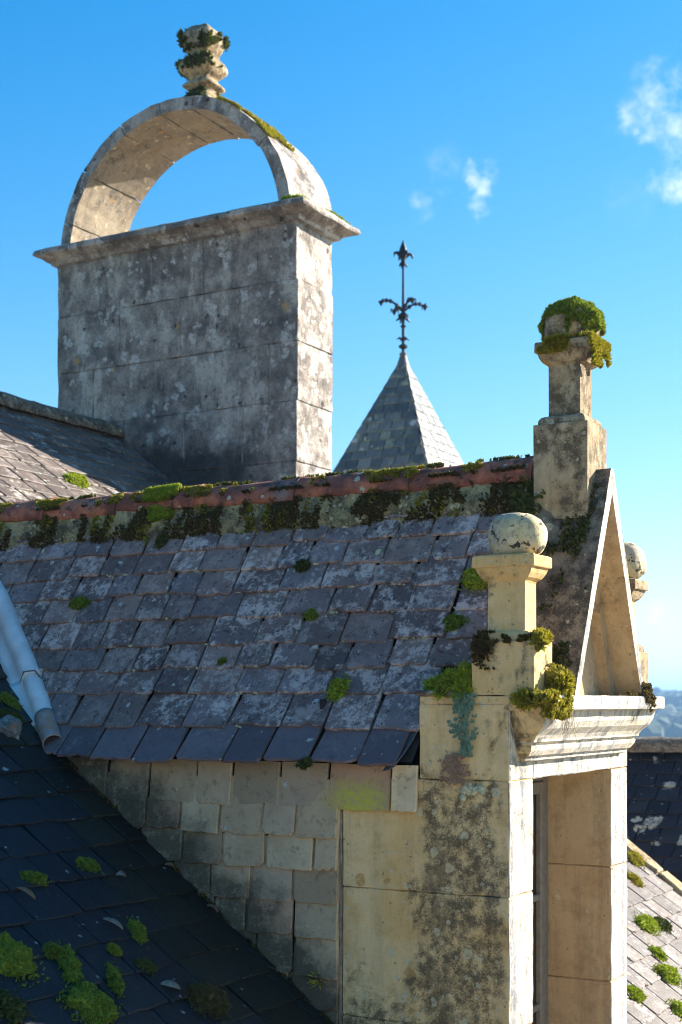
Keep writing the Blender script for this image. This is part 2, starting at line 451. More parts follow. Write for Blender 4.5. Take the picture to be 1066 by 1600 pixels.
M = {}
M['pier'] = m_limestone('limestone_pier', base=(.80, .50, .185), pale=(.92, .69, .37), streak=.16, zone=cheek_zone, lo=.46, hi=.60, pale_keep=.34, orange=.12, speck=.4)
M['front'] = m_limestone('limestone_front', base=(.68, .60, .47), pale=(.78, .71, .59), dark=(.085, .08, .075), lo=.49, hi=.62, pale_keep=.08, orange=.0, speck=.6, streak=.9)  # paler copy for the front, sunlit tone put into the stone colour
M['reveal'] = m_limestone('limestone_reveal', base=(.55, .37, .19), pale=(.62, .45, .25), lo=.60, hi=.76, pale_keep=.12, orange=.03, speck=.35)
M['pinnacle'] = m_limestone('limestone_pinnacle', base=(.77, .49, .185), pale=(.84, .62, .31), lo=.49, hi=.62, pale_keep=.14, orange=.05, speck=.5, streak=.22)
M['apex'] = m_limestone('limestone_apex', base=(.50, .355, .18), pale=(.56, .43, .26), lo=.44, hi=.58, zone=dark_zone, pale_keep=.16, orange=.05, speck=.6)
M['parapet'] = m_limestone('limestone_parapet_lichen', base=(.27, .205, .13), pale=(.36, .29, .20), dark=(.025, .021, .016), lo=.36, hi=.54, pale_keep=.16, orange=.02, speck=.8)
M['rake'] = m_limestone('limestone_rake', base=(.50, .36, .20), pale=(.58, .44, .27), lo=.56, hi=.72, pale_keep=.1, orange=.02, speck=.45)
M['grey'] = m_greystone('grey_lichen_stone')
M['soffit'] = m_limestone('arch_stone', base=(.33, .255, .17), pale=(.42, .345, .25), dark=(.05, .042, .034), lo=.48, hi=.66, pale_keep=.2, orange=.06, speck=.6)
M['voussoir'] = M['grey']
M['slate'] = m_slate('weathered_purple_slate', [(0, (.12, .085, .076)), (.2, (.25, .165, .135)), (.4, (.20, .15, .14)), (.55, (.15, .105, .092)), (.75, (.34, .22, .17)), (.9, (.23, .18, .17)), (1, (.29, .205, .18))], lichen=(.66, .52, .44), lk=(.48, .565), lamt=.85, dirt=.9, rough=.68, spec=.22, dotk=.12, pale=.4)
M['slate_eave'] = m_slate('blue_eave_slate', [(0, (.12, .082, .080)), (.5, (.17, .122, .118)), (1, (.22, .16, .15))], lk=(.52, .62), pale=.1, yellow=.01, lamt=.45, spec=.35)
M['slate_cheek'] = m_slate('buff_grey_slate', [(0, (.36, .25, .14)), (.3, (.55, .40, .23)), (.5, (.48, .365, .24)), (.7, (.64, .475, .28)), (.88, (.88, .68, .40)), (1, (.50, .29, .17))],
                           lichen=(.56, .50, .20), lk=(.58, .72), dirt=.6, pale=.06, yellow=.06, lamt=.45, dotk=.05, algae=True)
M['slate_cheek_dark'] = m_slate('algae_stained_slate', [(0, (.07, .052, .026)), (.5, (.12, .09, .042)), (1, (.18, .135, .065))],
                           lichen=(.32, .28, .14), lk=(.56, .7), dirt=.9, pale=.05, yellow=.03, lamt=.5)
M['slate_shade'] = m_slate('damp_shade_slate', [(0, (.012, .012, .014)), (.5, (.018, .018, .021)), (1, (.028, .027, .028))],
                          lichen=(.07, .07, .075), lk=(.60, .78), pale=.03, yellow=.0, dotk=.05, rough=.42, lamt=.5, dirt=.5, spec=.35)  # damp slate, darkened further with the dormer's shade in its colour
M['slate_shade_algae'] = m_slate('damp_green_shade_slate', [(0, (.012, .012, .007)), (.5, (.02, .019, .011)), (1, (.03, .027, .016))],
                          lichen=(.06, .055, .035), lk=(.56, .72), pale=.02, yellow=.0, dotk=.03, rough=.5, lamt=.5, spec=.3)  # greener damp slate by the cheek, same shade put into the colour
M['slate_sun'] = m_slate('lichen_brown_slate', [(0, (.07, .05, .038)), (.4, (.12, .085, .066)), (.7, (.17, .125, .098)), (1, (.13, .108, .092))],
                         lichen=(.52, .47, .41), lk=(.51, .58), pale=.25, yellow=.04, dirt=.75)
M['slate_sun_stuff'] = m_slate('lichen_brown_slate_field', [(0, (.07, .05, .038)), (.4, (.12, .085, .066)), (.7, (.17, .125, .098)), (1, (.13, .108, .092))],
                         lichen=(.52, .47, .41), lk=(.51, .58), pale=.25, yellow=.04, dirt=.75, attr=True)
M['slate_wing'] = m_slate('black_lichen_slate', [(0, (.014, .014, .018)), (.5, (.02, .02, .026)), (1, (.03, .03, .034))], attr=True,
                          lichen=(.08, .08, .08), lk=(.62, .75), pale=.1, yellow=.0, dotk=.05, lamt=.4, spec=.25, blotch=4.0)
M['slate_turret'] = m_slate('turret_slate', [(0, (.07, .078, .072)), (.5, (.12, .13, .115)), (1, (.20, .20, .17))], attr=True,
                          lichen=(.40, .40, .22), lk=(.50, .62), pale=.5, yellow=.12, fine=.3, rough=.33, lamt=.9)
M['deck'] = m_plain('roof_underlay', (.035, .03, .028), .95)
M['mortar'] = m_limestone('mossy_lime_mortar', base=(.38, .26, .10), pale=(.54, .44, .22), dark=(.03, .024, .012), lo=.40, hi=.54, pale_keep=.4, orange=.08, speck=.7, low=3)
M['joint'] = m_plain('lime_joint', (.34, .28, .19), .95, n=(30, .3))
M['joint_grey'] = m_plain('grey_joint', (.22, .19, .16), .95, n=(30, .3))
def m_terracotta():
    s = Mat('terracotta', .85)
    c = s.mix(s.mr(s.noise(7, 6, .65), .38, .66), (.20, .06, .035), (.55, .17, .08))
    c = s.mix(s.mr(s.noise(4, 6, .7), .54, .66, 0, .6), c, (.28, .22, .18))
    c = s.mix(s.mr(s.noise(16, 6, .72), .54, .64, 0, .85), c, (.035, .032, .02))
    c = s.mix(s.math('MULTIPLY', s.discs(20, .38, .3, .02, 30), .8), c, (.50, .47, .33))
    s.col(c); s.bump(s.noise(30, 8, .7), .7, .01)
    return s.done()
M['terra'] = m_terracotta()
M['moss'] = m_moss('green_moss')
M['moss_bright'] = m_moss('bright_moss', (.06, .10, .006), (.24, .33, .015), (.50, .52, .04))
M['moss_dark'] = m_moss('dark_moss', (.015, .02, .005), (.06, .075, .012), (.16, .18, .03))
M['moss_yellow'] = m_moss('yellow_moss', (.10, .09, .01), (.30, .27, .02), (.52, .44, .04))
M['moss_brown'] = m_moss('brown_moss', (.035, .025, .01), (.10, .07, .02), (.20, .14, .03))
M['sedum'] = m_moss('grey_green_sedum', (.08, .15, .09), (.20, .31, .20), (.36, .46, .32))
M['sedum_red'] = m_moss('dry_reddish_sedum', (.22, .11, .07), (.46, .27, .17), (.60, .42, .27))
M['straw'] = m_plain('straw', (.55, .45, .30), .9)
def m_zinc():
    s = Mat('zinc', .42)
    c = s.mix(s.mr(s.noise(6, 5, .6), .35, .7), (.60, .57, .53), (.80, .77, .72))
    c = s.mix(s.mr(s.noise(24, 5, .7), .58, .72, 0, .5), c, (.36, .37, .38))
    s.col(c); s.b.inputs['Metallic'].default_value = .0
    s.bump(s.noise(9, 3, .5), .15, .01)
    return s.done()
M['zinc'] = m_zinc()
M['rust'] = m_plain('rusted_metal', (.42, .18, .08), .85, n=(26, .3), col2=(.30, .28, .26))
M['lead'] = m_plain('lead_flashing', (.12, .12, .125), .6, n=(18, .3))
M['iron'] = m_plain('wrought_iron', (.02, .03, .045), .55, .6, n=(40, .3))
M['paint'] = m_plain('grey_painted_wood', (.25, .21, .16), .6, n=(30, .3), bump=.15, col2=(.18, .15, .11))
def m_glass():
    s = Mat('window_glass', .06); s.col((.012, .014, .016)); s.b.inputs['Specular IOR Level'].default_value = .8
    return s.done()
M['glass'] = m_glass()
M['leaf'] = m_plain('dead_leaf', (.30, .15, .07), .8, n=(60, .3))
M['leaf_pale'] = m_plain('pale_dead_leaf', (.30, .24, .18), .8, n=(60, .3))
M['wall'] = m_limestone('house_wall_stone', lo=.62, hi=.75)
M['rock'] = m_greystone('lichen_stone', False)
M['rake_core'] = M['rake']

# ------------------------------------------------------------------ slates
def main_z(u): return -1.957 - .751 * u           # main roof plane (falls towards +x)
VC = .735                                          # dormer centre line
def dorm_z(v):                                     # dormer roof: steep, kicked out over the eaves
    if v >= .30: return 1.03 - 1.72 * (VC - v)
    d = .30 - v; return .2818 - 1.72 * d + (.72 / .42) * d * d / 2
def pipe_u(v): return -2.287 - 1.836 * (v + .038)  # line of the zinc roll over the valley
W1 = 1.48                                          # dormer width

_sl = {}
def slate_vf(w, h, t, seed):
    """one hand-cut slate: x along the course, y up the slope (0 = tail), z out of the roof; raised at its tail"""
    r = random.Random(seed)
    hw = w / 2
    nb = 5
    c1, c2 = [r.uniform(.002, .009) if r.random() < .7 else r.uniform(.01, .022) for _ in (0, 1)]
    pts = [(-hw + r.uniform(0, .004), c1)]
    pts.append((-hw + c1 * r.uniform(.6, 1.4), r.uniform(-.002, .004)))
    for i in range(1, nb):
        pts.append((-hw + w * (i + r.uniform(-.25, .25)) / nb, r.uniform(-.006, .005)))
    if r.random() < .2: 
        k = r.randrange(2, 2 + nb - 1); pts[k] = (pts[k][0], r.uniform(.008, .018))
    pts.append((hw - c2 * r.uniform(.6, 1.4), r.uniform(-.002, .004)))
    pts.append((hw - r.uniform(0, .004), c2))
    pts.append((hw - r.uniform(0, .005), h)); pts.append((-hw + r.uniform(0, .005), h))
    n = len(pts)
    V = [(x, y, t * (1.12 if y < h * .5 else .9)) for x, y in pts]
    V2 = [(x * .985, max(y, .004) if y < .03 else y, t + .0015) for x, y in pts]
    cx_ = [(x, y, 0.0) for x, y in pts]
    # bevelled upper edge, flat lower face
    V = [(x, y, t * .62) for x, y in pts]
    top = [(x - math.copysign(.0035, x), y + (.0035 if y < h * .5 else 0), t + r.uniform(-.0008, .0008)) for x, y in pts]
    bot = cx_
    VV = bot + V + top
    F = [tuple(range(n))[::-1], tuple(range(2 * n, 3 * n))]
    for a in (0, n):
        for i in range(n):
            j = (i + 1) % n
            F.append((a + i, a + j, a + j + n, a + i + n))
    return VV, F
def slate_mesh(w, h, t, mat, nvar=4):
    k = (round(w, 2), round(h, 2), t, mat.name, rnd.randrange(nvar))
    if k not in _sl:
        v, f = slate_vf(k[0], k[1], t, hash(k[:3]) % 9999 + k[4] * 31)
        _sl[k] = mesh('slate', v, f, mat)
    return _sl[k], k
def frame(origin, xax, yax):
    x = Vector(xax).normalized(); y = Vector(yax).normalized(); z = x.cross(y).normalized()
    m = Matrix((x, y, z)).transposed().to_4x4(); m.translation = Vector(origin)
    return m
def slate_mw(base, x, y, h, t, e, r, amp=1.0):
    """matrix of a slate whose tail centre lies at (x, y) of the plane `base`"""
    raise_ = t * h / e
    tilt = math.atan2(raise_, h)
    m = base @ Matrix.Translation((x, y, raise_ + r.uniform(0, .004) * amp)) @ Matrix.Rotation(-tilt + r.uniform(-.010, .006) * amp, 4, 'X') \
        @ Matrix.Rotation(r.uniform(-.022, .022) * amp, 4, 'Z') @ Matrix.Rotation(r.uniform(-.008, .008) * amp, 4, 'Y')
    return m

# ================================================================== THE DORMER
dormer = empty('dormer', (-.2, VC, -2.0), 'cream limestone dormer with ball pinnacles, steep gable and small slate roof', 'dormer')

# --- roof of the near slope
def roofP(v, dv=.06, far=False):
    a, b = Vector((0, v, dorm_z(v))), Vector((0, v + dv, dorm_z(v + dv)))
    if far:
        a.y, b.y = 2 * VC - a.y, 2 * VC - b.y
        return frame(a, (-1, 0, 0), b - a)
    return frame(a, (1, 0, 0), b - a)
dvs = [-.055, -.02, .06, .16, .30, .5, VC]
dV, dF = [], []
for sgn in (1, -1):
    o0 = len(dV)
    for v in dvs:
        uR = -.40 if v < .15 else -.17
        for u in (uR, pipe_u(v) + .0):
            dV.append((u, v if sgn > 0 else 2 * VC - v, dorm_z(v) - .016))
    for i in range(len(dvs) - 1):
        q = o0 + i * 2; f = (q, q + 2, q + 3, q + 1); dF.append(f if sgn > 0 else f[::-1])
roof = build('slate_roof', dV, dF, M['deck'], dormer)
rows = [-.097, .029, .140, .215, .286, .363, .432, .500, .567, .627, .69]
rr = random.Random(21)
stuffV, stuffF, stuffR = [], [], []
def add_stuff(V, F, R_, v, f, mw, rv):
    o = len(V); V += [mw @ Vector(q) for q in v]; F += [tuple(i + o for i in g) for g in f]; R_ += [rv] * len(f)
def stuff_obj(name, V, F, R_, mat, parent):
    o = build(name, V, F, mat, parent)
    a = o.data.attributes.new('rnd', 'FLOAT', 'FACE'); a.data.foreach_set('value', R_)
    o['kind'] = 'stuff'; return o
fV, fF, fR = [], [], []
for i, v in enumerate(rows[:-1]):
    e = math.hypot(rows[i + 1] - v, dorm_z(rows[i + 1]) - dorm_z(v)); h = e * 1.9
    nearP = roofP(v, rows[i + 1] - v); farP = roofP(v, rows[i + 1] - v, True)
    x_hi = -.40 - (.04 if i < 1 else .0) if dorm_z(v) < .05 else -.20
    x = x_hi + rr.uniform(0, .04)
    first = True
    while True:
        wd = rr.choice([.17, .19, .21, .22, .23, .25, .27]) * (1.04 if i < 3 else .98)
        if first and i in (0,): wd = .19
        x0 = x - wd
        xc = (x + x0) / 2
        # stop when the slate would be wholly under the main roof
        if x < pipe_u(v) - .03: break
        me, k = slate_mesh(wd - rr.uniform(.005, .014), h, .013, M['slate_eave'] if i == 0 else M['slate'], 6)
        o = put('slate', me, roof, slate_mw(nearP, xc, rr.uniform(-.010, .010) + .005 * math.sin(xc * 5 + i), h, .013, e, rr, 1.5))
        # far slope, never in view from here: the same courses as one sheet of slates
        vv, ff = slate_vf(wd - .006, h, .010, i * 37 + int(-x * 100))
        add_stuff(fV, fF, fR, vv, ff, slate_mw(farP, -xc, 0, h, .010, e, rr), rr.random())
        x = x0; first = False
stuff_obj('far_slope_slates', fV, fF, fR, M['slate_sun_stuff'], dormer)

# --- ridge: half-round terracotta tiles on a mossy mortar bed
ends = [-.15, -.80, -1.42, -2.0, -2.50, -2.98, -3.42, -3.88]
ndv = 12
for i in range(len(ends) - 1):
    a, b = ends[i] + (.0 if i == 0 else .05), ends[i + 1]
    V, F = [], []
    nl = 9
    zj = rr.uniform(-.008, .008); tilt = rr.uniform(-.012, .012)
    for sh, rad in ((0, 1.0), (1, .86)):
        for l in range(nl + 1):
            t = l / nl
            u = a + (b - a) * t
            r_ = (.106 + .010 * (1 - t)) * rad
            if t < .06: r_ *= 1.06
            for k in range(ndv + 1):
                an = math.pi * k / ndv
                p = Vector((u, VC - r_ * math.cos(an), .986 + zj + tilt * (t - .5) + (r_ * math.sin(an)) * 1.02 - (.012 if sh else 0)))
                p += noise.noise_vector(p * 6) * .006 + noise.noise_vector(p * 22) * .003
                V.append(p)
    st = ndv + 1; tot = st * (nl + 1)
    for sh in (0, 1):
        for l in range(nl):
            for k in range(ndv):
                q = sh * tot + l * st + k
                f = (q, q + 1, q + st + 1, q + st)
                F.append(f if sh == 0 else f[::-1])
    for l in (0, nl):
        for k in range(ndv):
            q = l * st + k
            F.append((q, q + 1, q + 1 + tot, q + tot))
    for k in (0, ndv):
        for l in range(nl):
            q = l * st + k
            F.append((q, q + st, q + st + tot, q + tot))
    build('ridge_tile', V, F, M['terra'], dormer, True)
# mortar bed, near and far side: lumpy fillet
def mort(u, t):
    lowv = .594 + .016 * noise.noise(Vector((u * 3.1, 0, 2))) + .012 * noise.noise(Vector((u * 9, 4, 2)))
    z0 = dorm_z(lowv) + .004
    b = .022 * math.sin(math.pi * min(1, t * 1.15)) 
    p = Vector((u, lowv + (.634 - lowv) * t - b * .8, z0 + (.994 - z0) * t + b * .3))
    return p + noise.noise_vector(Vector((u * 14, t * 3, 1))) * .009 + noise.noise_vector(Vector((u * 40, t * 9, 1))) * .003
V, F = [], []
nl, nk = 200, 9
for sgn in (1, -1):
    o0 = len(V)
    for l in range(nl + 1):
        u = -.17 + (-3.7 + .17) * l / nl
        for k in range(nk + 1):
            p = mort(u, k / nk)
            V.append((p.x, p.y if sgn > 0 else 2 * VC - p.y, p.z))
    for l in range(nl):
        for k in range(nk):
            q = o0 + l * (nk + 1) + k
            f = (q, q + 1, q + nk + 2, q + nk + 1)
            F.append(f[::-1] if sgn > 0 else f)
build('mortar_bed', V, F, M['mortar'], dormer, True)

# --- slate-hung cheek
cheek = build('cheek', *rough_box(-2.9, -.76, .012, .06, -2.6, -.27, .4, .002, 0), M['deck'], dormer)
build('cheek', *rough_box(-2.9, -.32, W1 - .06, W1 - .012, -2.6, -.27, .4, .002, 0), M['deck'], dormer)
chP = frame((0, .008, 0), (1, 0, 0), (0, 0, 1))
cz = [-.44, -.564, -.706, -.847, -.988, -1.153, -1.289, -1.43, -1.57]
rc = random.Random(5)
for i, z in enumerate(cz):
    e = (cz[i - 1] - z) if i else .15
    h = e * 2.0 if i else .19
    x = -.392 if i == 0 else -.757
    n = 0
    while main_z(x) < z + e + .05 or x > -1.0:
        wd = rc.choice([.17, .19, .21, .22, .24]) * (1.1 if i == 0 else 1)
        if i == 0 and n == 0: wd = .125
        if i == 0 and n == 1: wd = .30
        if i in (2,) and n == 0: wd = .12
        if i in (3,) and n == 0: wd = .225
        xc = x - wd / 2
        dk = False
        me, k = slate_mesh(wd - rc.uniform(.006, .011), h, .014, M['slate_cheek_dark'] if dk else M['slate_cheek'])
        put('slate', me, cheek, slate_mw(chP, xc, z + rc.uniform(-.005, .005), h, .014, e, rc, 1.6))
        x -= wd; n += 1
        if x < -2.6: break

# --- stone piers, lintel, cornice
def block(name, b, mat, seg=.07, bev=.004, amp=.0034, parent=dormer, wear=.012, seed=0.0):
    return build(name, *rough_box(*b, seg=seg, bev=bev, amp=amp, wear=wear, seed=seed), mat, parent)
J = .0010
for (z1, z0, ub) in ((.0, -.305, -.395), (-.305, -.765, -.752), (-.765, -1.305, -.752), (-1.305, -2.3, -.752)):
    b = block('stone_block', (ub, 0, 0, .256, z0 + J, z1 - J), M['pier'], seed=z0)
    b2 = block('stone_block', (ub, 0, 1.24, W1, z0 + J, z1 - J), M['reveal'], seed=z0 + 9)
    for ob in (b, b2):                                 # the street face of each block gets a paler stone: its sunlit look is in the colour
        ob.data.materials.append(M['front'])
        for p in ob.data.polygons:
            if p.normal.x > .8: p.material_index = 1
block('lintel', (-.31, 0, .258, 1.238, -.305, -.005), M['front'], seed=4)
block('mortar_strip', (-.768, -.7545, -.006, .05, -2.3, -.448), M['joint'], seg=.1, bev=.003, amp=.003)
block('shoulder_coping', (-.412, -.165, -.012, .20, .034, .056), M['parapet'], bev=.006, seed=3)
block('stone_block', (-.395, .0, 0, .256, -.0005, .034), M['pier'], seg=.06, seed=1)
block('stone_block', (-.395, .0, 1.24, W1, -.0005, .034), M['pier'], seg=.06, seed=2)
block('stone_block', (-.395, .0, .2585, 1.2375, -.0045, .034), M['rake'], seg=.06, seed=2)
# cornice: mitred moulding, widest under its top slab
cp = [(.02, .104, -.232), (.028, .096, -.228), (.03, .092, -.214), (.045, .088, -.208), (.062, .075, -.186), (.066, .070, -.170),
      (.060, .074, -.166), (.060, .074, -.158), (.078, .062, -.152), (.080, .060, -.142), (.092, .055, -.125), (.122, .036, -.098), (.138, .026, -.072), (.142, .020, -.050),
      (.146, .014, -.028), (.168, .004, -.026), (.184, .0, -.022), (.186, -.003, -.012), (.186, -.003, .028), (.182, 0, .035)]
V, F = loft([(-.02, p, v0, 1.475 - v0, z) for p, v0, z in cp], .05, .0016, 14, 2, .012)
co = build('cornice', V, F, [M['front'], M['pinnacle']], dormer)
for p in co.data.polygons:
    if p.normal.y < -.55: p.material_index = 1  # side return stays yellower; only the front carries the painted sunlit tone

# --- pediment: two raking slabs on a tympanum, heavy lichened parapet behind
def prism(name, sect_front, sect_back, uf, ub, mat, n=10, amp=.004, seed=0, mats=None, sub=10):
    """loft between two (v,z) outlines at u = uf (front) and u = ub (back)"""
    def dense(s):
        out = []
        for i in range(len(s)):
            a, b = Vector(s[i]), Vector(s[(i + 1) % len(s)])
            for k in range(sub): out.append(a.lerp(b, k / sub))
        return out
    A, B = dense(sect_front), dense(sect_back); m = len(A)
    V, F = [], []
    for l in range(n + 1):
        t = l / n
        for a, b in zip(A, B):
            q = a.lerp(b, t); p = Vector((uf + (ub - uf) * t, q.x, q.y))
            p += noise.noise_vector(p * 9 + Vector((seed, 0, 0))) * amp + noise.noise_vector(p * 31) * amp * .5
            V.append(p)
    for l in range(n):
        for i in range(m):
            j = (i + 1) % m
            F.append((l * m + i, l * m + j, (l + 1) * m + j, (l + 1) * m + i))
    F.append(tuple(range(m))[::-1]); F.append(tuple(range(n * m, (n + 1) * m)))
    me = mesh(name, V, F, mats or mat); bm = bmesh.new(); bm.from_mesh(me); bmesh.ops.recalc_face_normals(bm, faces=bm.faces); bm.to_mesh(me); bm.free()
    return put(name, me, dormer)
PV, PH, PZ = .742, .470, 1.02         # pediment centre, half width, apex height
ped = prism('pediment', [(PV - PH + .06, .03), (PV + PH - .06, .03), (PV + .02, .93), (PV - .02, .93)],
            [(PV - PH + .06, .03), (PV + PH - .06, .03), (PV + .02, .93), (PV - .02, .93)], .0, -.05, M['rake'], n=2, amp=.001)
def rake(sg):
    t = .05
    a = [(PV + sg * PH, .035), (PV + sg * .018, PZ), (PV - sg * .002, PZ), (PV - sg * .002, PZ - .10), (PV + sg * (PH - t), .035)]
    b = [(PV + sg * PH, .035), (PV + sg * .018, PZ), (PV - sg * .002, PZ), (PV - sg * .002, PZ - .10), (PV + sg * (PH - t), .035)]
    o = prism('raking_slab', a, b, .172, -.02, None, n=6, amp=.0018, seed=sg, mats=[M['rake'], M['parapet'], M['front']], sub=14)
    for p in o.data.polygons:
        if p.normal.x > .7: p.material_index = 2
        elif p.normal.y * sg > .3: p.material_index = 1
    o.parent = ped; o.matrix_parent_inverse = Matrix.Identity(4)
    return o
rake(-1); rake(1)
# moulded inner step of the tympanum
for sg in (1, -1):
    st = prism('tympanum_step', [(PV + sg * (PH - .052), .036), (PV + sg * .012, .915), (PV + sg * .004, .86), (PV + sg * (PH - .13), .036)],
          [(PV + sg * (PH - .052), .036), (PV + sg * .012, .915), (PV + sg * .004, .86), (PV + sg * (PH - .13), .036)], .05, -.004, M['rake'], n=2, amp=.001)
    st.parent = ped; st.matrix_parent_inverse = Matrix.Identity(4)
# parapet wall between pediment and slates
pf = [(PV - PH, .03), (PV + PH, .03), (PV + .03, PZ - .02), (PV - .03, PZ - .02)]
pb = [(.115, .03), (2 * PV - .115, .03), (PV + .05, PZ + .04), (PV - .05, PZ + .04)]
par = prism('parapet', pf, pb, -.018, -.215, M['parapet'], n=8, amp=.007, sub=16)

# --- pinnacles
def pinnacle(cx, cy, z0, s, mat, blk_h, shaft_h, ball=True, seed=0.0, hx=.133, hy=.098, name='pinnacle', shf=.6):
    """square pedestal with a rounded shoulder, shaft, moulded cap and ball; s scales the height"""
    def R_(fx, z, e=0): return (cx - hx * fx - e, cx + hx * fx + e, cy - hy * fx - e, cy + hy * fx + e, z)
    z = z0
    base = build(name, *loft([R_(1.0, z), R_(1.0, z + .006), R_(1.0, z + blk_h - .004), R_(.99, z + blk_h)], .04, .0022, 10, seed, .012), mat, dormer)
    z += blk_h
    sh = build('shoulder', *loft([R_(.86, z - .002), R_(.865, z + .010), R_(.85, z + .022), R_(.79, z + .034), R_(.70, z + .040), R_(shf, z + .043)], .04, .002, 12, seed + 1, .01), mat, base)
    z += .042
    build('shaft', *loft([R_(shf, z - .004), R_(shf, z + .01), R_(shf, z + shaft_h)], .04, .002, 10, seed + 2, .008), mat, base)
    z += shaft_h
    build('cap', *loft([R_(shf, z - .002), R_(shf + .02, z + .004), R_(.74, z + .016), R_(.84, z + .034), R_(.90, z + .052), R_(.90, z + .056), R_(.98, z + .058), R_(1.0, z + .062),
                        R_(1.0, z + .098), R_(.97, z + .104), R_(.6, z + .112)], .035, .0022, 12, seed + 3, .014), mat, base)
    z += .108
    return base, z
def ball(base, cx, cy, z, rx, ry, rz, mat, seed=0, flat=.0):
    V, F = [], []
    nu, nv = 28, 18
    for j in range(nv + 1):
        ph = -math.pi / 2 + math.pi * j / nv
        for i in range(nu):
            a = 2 * math.pi * i / nu
            d = Vector((math.cos(ph) * math.cos(a), math.cos(ph) * math.sin(a), math.sin(ph)))
            k = 1 + .09 * noise.noise(d * 1.8 + Vector((seed, 0, 0))) + .035 * noise.noise(d * 6) + .015 * noise.noise(d * 15)
            sq = 1 / max(1e-6, (abs(d.x) ** 2.6 + abs(d.y) ** 2.6 + abs(d.z) ** 2.6) ** (1 / 2.6)); k *= sq
            V.append((cx + d.x * rx * k, cy + d.y * ry * k, z + d.z * rz * k))
    for j in range(nv):
        for i in range(nu):
            F.append((j * nu + i, j * nu + (i + 1) % nu, (j + 1) * nu + (i + 1) % nu, (j + 1) * nu + i))
    return build('ball', V, F, mat, base, True)
def m_ball():
    s = Mat('limestone_ball', .92)
    c = s.mix(s.mr(s.noise(9, 6, .65), .4, .66), (.56, .46, .24), (.42, .37, .29))
    c = s.mix(s.mr(s.noise(45, 6, .75), .52, .68, 0, .5), c, (.15, .12, .08))
    c = s.mix(s.mr(s.noise(17, 5, .6), .57, .605, 0, .95), c, (.02, .018, .016))
    c = s.mix(s.mr(s.noise(30, 7, .75), .5, .62, 0, .6), c, (.20, .15, .09))
    c = s.mix(s.math('MULTIPLY', s.discs(20, .4, .2, .015, 30), .6), c, (.62, .55, .36))
    s.col(c); s.bump(s.noise(40, 8, .7), .5, .008)
    return s.done()
M['ball'] = m_ball()
base, z = pinnacle(-.028, .095, .036, 1, M['pinnacle'], .212, .195, seed=1.0)
base['label'] = 'near corner pinnacle with a spotted bare stone ball'
ball(base, -.006, .10, z + .076, .114, .102, .094, M['ball'], 1)
base, z = pinnacle(-.028, W1 - .10, .036, 1, M['apex'], .212, .195, seed=7.0)
base['label'] = 'far corner pinnacle half hidden behind the gable'
ball(base, .0, W1 - .10, z + .080, .114, .108, .098, M['ball'], 5)
base, z = pinnacle(-.018, VC, .80, 1, M['apex'], .415, .215, seed=13.0, hx=.124, hy=.124, shf=.58)
base['label'] = 'tall apex pinnacle with a moss covered ball'
APEX_Z = z
ball(base, -.008, VC, z + .075, .116, .116, .098, M['apex'], 9)

# --- window in the opening, seen edge-on
win = build('window', *join(rough_box(-.365, -.315, .258, .312, -2.3, -.307, .5, .003, 0), rough_box(-.365, -.315, 1.184, 1.238, -2.3, -.307, .5, .003, 0),
                            rough_box(-.365, -.315, .312, 1.184, -.365, -.307, .5, .003, 0)), M['paint'], dormer)
for (a, b) in ((.316, .744), (.752, 1.18)):
    s_ = build('sash', *join(rough_box(-.352, -.305, a, a + .055, -2.3, -.368, .5, .004, 0), rough_box(-.352, -.305, b - .055, b, -2.3, -.368, .5, .004, 0),
                             rough_box(-.352, -.305, a + .055, b - .055, -.425, -.368, .5, .004, 0), rough_box(-.348, -.31, a + .055, b - .055, -.93, -.90, .5, .004, 0),
                             rough_box(-.348, -.31, a + .055, b - .055, -1.45, -1.42, .5, .004, 0)), M['paint'], win)
    for zz in ((-.90, -.425), (-1.42, -.93), (-2.3, -1.45)):
        build('pane', *rough_box(-.334, -.329, a + .05, b - .05, zz[0] - .004, zz[1] + .004, 1, .001, 0), M['glass'], win)
build('room_back', *rough_box(-.9, -.88, .06, 1.42, -2.3, .02, .5, .002, 0), M['deck'], dormer)
# curled lead soaker where the eaves course meets the stone
V, F = [], []
for l in range(11):
    t = l / 10
    v = -.115 + t * .22
    z = dorm_z(v) + .018
    for k, (du, dz) in enumerate(((-.055, -.004), (-.02, .004), (.0, .018 - .012 * t), (.012 + .006 * math.sin(t * 3), .038 - .03 * t))):
        V.append((-.418 + du - .03 * (1 - t) ** 2, v, z + dz))
for l in range(10):
    for k in range(3):
        q = l * 4 + k; F.append((q, q + 1, q + 5, q + 4))
so = build('lead_soaker', V, F, M['lead'], dormer, True)
sm = so.modifiers.new('thick', 'SOLIDIFY'); sm.thickness = .003

# ================================================================== THE HOUSE
house = empty('house', (-5.8, 0, -11.0), 'large house whose long slate roof carries the dormer and the gable chimney', 'house')
RU, RZ = -5.81, main_z(-5.81)
VE0, VE1, UE = -9.0, 5.1, .75
EZ = main_z(UE)
U2 = 2 * RU - UE
wallV, wallF = rough_box(U2 + .35, UE - .3, VE0 + .2, VE1 - .12, -11.0, EZ + .05, 2.0, .01, 0)
build('wall', wallV, wallF, M['wall'], house)
# gable end infill
gv = [(U2 + .35, VE1 - .12, EZ + .05), (UE - .3, VE1 - .12, EZ + .05), (RU, VE1 - .12, RZ - .12), (U2 + .35, VE0 + .2, EZ + .05), (UE - .3, VE0 + .2, EZ + .05), (RU, VE0 + .2, RZ - .12)]
build('gable', gv, [(0, 1, 2), (5, 4, 3), (0, 2, 5, 3), (1, 4, 5, 2)], M['wall'], house)
mainS = math.hypot(1, .751)
